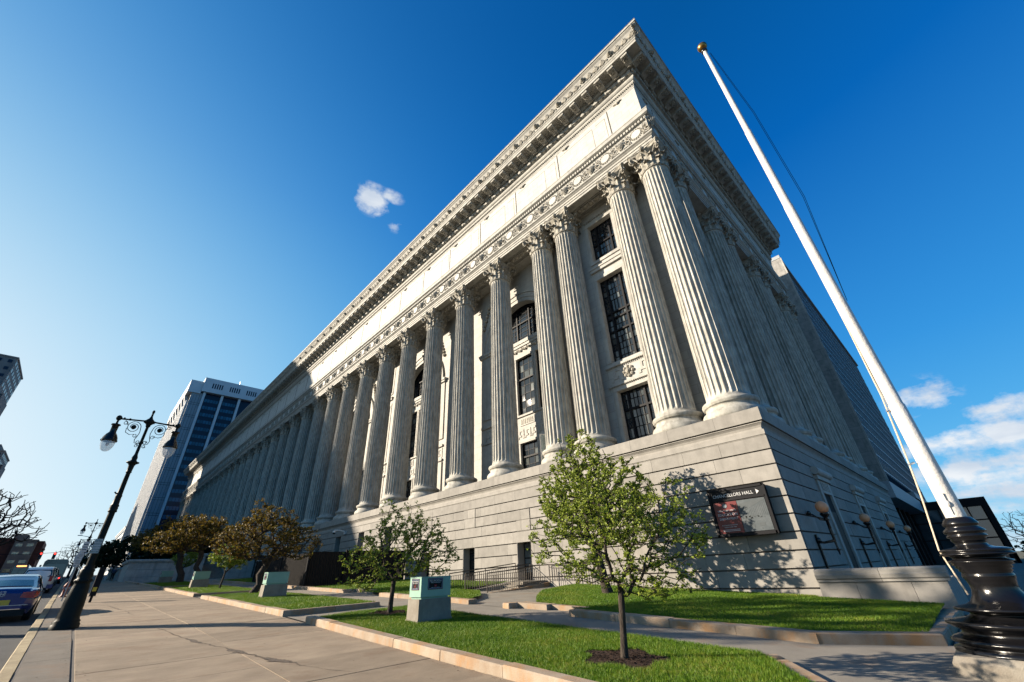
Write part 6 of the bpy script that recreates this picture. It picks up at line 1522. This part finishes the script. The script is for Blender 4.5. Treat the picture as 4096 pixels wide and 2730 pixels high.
# ------------------------------------------------------------------ person with a dog
def skin(name, pts, edges, rads, m, parent, root=0):
    me = bpy.data.meshes.new(name); me.from_pydata(pts, edges, []); me.materials.append(M[m] if isinstance(m, str) else m)
    o = bpy.data.objects.new(name, me); C.objects.link(o); o.modifiers.new('skin', 'SKIN'); o.modifiers.new('sub', 'SUBSURF').levels = 1
    o.modifiers['sub'].render_levels = 2
    for i, rr in enumerate(rads): me.skin_vertices[0].data[i].radius = (rr, rr) if not hasattr(rr, '__len__') else rr
    me.skin_vertices[0].data[root].use_root = True
    dg = bpy.context.evaluated_depsgraph_get(); em = bpy.data.meshes.new_from_object(o.evaluated_get(dg)); bpy.data.objects.remove(o); em.materials.clear(); em.materials.append(M[m] if isinstance(m, str) else m)
    em.polygons.foreach_set('use_smooth', [True]*len(em.polygons)); return link(name, em, parent)
def person(x, y, z, label, jacket, trousers, hair, s=1.0):
    t = thing('person', label, 'person', (x, y, z)); f = lambda q: (x+q[0]*s, y+q[1]*s, z+q[2]*s)
    # whole body, mid-stride
    P = [(0, 0, .98), (0, 0, 1.15), (0, 0, 1.38), (0, .01, 1.50), (0, .01, 1.58), (0, .02, 1.68), (.09, 0, .92), (.11, .12, .50), (.11, .04, .09), (.11, .17, .04), (-.09, 0, .92), (-.10, -.08, .50), (-.10, -.30, .14), (-.10, -.20, .05),
         (.19, 0, 1.43), (.25, -.05, 1.15), (.22, .12, .95), (-.19, 0, 1.43), (-.25, .03, 1.15), (-.22, .16, .98)]
    E = [(0, 1), (1, 2), (2, 3), (3, 4), (4, 5), (0, 6), (6, 7), (7, 8), (8, 9), (0, 10), (10, 11), (11, 12), (12, 13), (2, 14), (14, 15), (15, 16), (2, 17), (17, 18), (18, 19)]
    R_ = [(.15, .11), (.14, .10), (.17, .11), (.06, .06), (.06, .06), (.095, .11), .09, .065, .045, .035, .09, .065, .045, .035, .06, .045, .035, .06, .045, .035]
    body = skin('body', [f(p) for p in P], E, [((r_[0]*s, r_[1]*s) if hasattr(r_, '__len__') else (r_*s, r_*s)) for r_ in R_], 'skin_tone', t)
    J = [0, 1, 2, 14, 15, 16, 17, 18, 19]; mp_ = {a: i for i, a in enumerate(J)}
    skin('jacket', [f((P[a][0], P[a][1], P[a][2]-(.10 if a == 0 else 0))) for a in J[:]], [(mp_[a], mp_[c]) for a, c in E if a in mp_ and c in mp_], [(.19*s, .15*s), (.18*s, .14*s), (.20*s, .14*s), .08*s, .062*s, .05*s, .08*s, .062*s, .05*s], jacket, body)
    J = [0, 6, 7, 8, 10, 11, 12]; mp_ = {a: i for i, a in enumerate(J)}
    skin('trousers', [f(P[a]) for a in J], [(mp_[a], mp_[c]) for a, c in E if a in mp_ and c in mp_], [(.165*s, .13*s), .105*s, .08*s, .06*s, .105*s, .08*s, .06*s], trousers, body)
    b = MB(); b.sphere(f((0, -.02, 1.71)), .115*s, 12, 8); b.build('hair', hair, body, True)
    for s_ in (-1, 1): 
        b = MB(); fx, fy, fz = (.11, .11, .045) if s_ > 0 else (-.10, -.24, .07); b.sphere(f((fx, fy, fz)), .07*s, 8, 6, .7); b.build('shoe', 'rubber', body, True)
    b = MB(); b.sphere(f((0, .13, 1.66)), .02*s, 6, 4); b.build('nose', 'skin_tone', body, True)
    return t
M['skin_tone'] = mat('skin', (.42, .26, .19), .6); M['navy'] = mat('navy_cloth', (.035, .05, .085), .9); M['black_cloth'] = mat('black_cloth', (.012, .012, .014), .9); M['hair'] = mat('grey_hair', (.16, .13, .11), .9); M['white_fur'] = mat('white_fur', (.45, .44, .42), .95)
pz_ = gz(91)
person(4.65, 91, pz_, 'person in a navy jacket walking a small white dog past the stair wall', 'navy', 'black_cloth', 'hair', 1.02)
dg_ = thing('dog', 'small white dog walking at the feet of the person in the navy jacket', 'dog', (3.95, 90.2, pz_))
dp = [(0, 0, .30), (0, .22, .31), (0, .34, .40), (0, .46, .42), (0, .56, .39), (.06, .20, .18), (.06, .22, .02), (-.06, .20, .18), (-.06, .18, .02), (0, -.20, .30), (.06, -.22, .17), (.06, -.20, .02), (-.06, -.22, .17), (-.06, -.25, .02), (0, -.32, .42)]
skin('body', [(3.95+a, 90.2+c, pz_+q) for a, c, q in dp], [(0, 1), (1, 2), (2, 3), (3, 4), (1, 5), (5, 6), (1, 7), (7, 8), (0, 9), (9, 10), (10, 11), (9, 12), (12, 13), (9, 14)], [.12, .12, .08, .085, .04, .04, .03, .04, .03, .11, .045, .03, .045, .03, .025], 'white_fur', dg_)
b = MB()
for s_ in (-1, 1): b.sphere((3.95+s_*.06, 90.2+.42, pz_+.49), .035, 6, 4)
b.build('ears', 'white_fur', dg_, True)
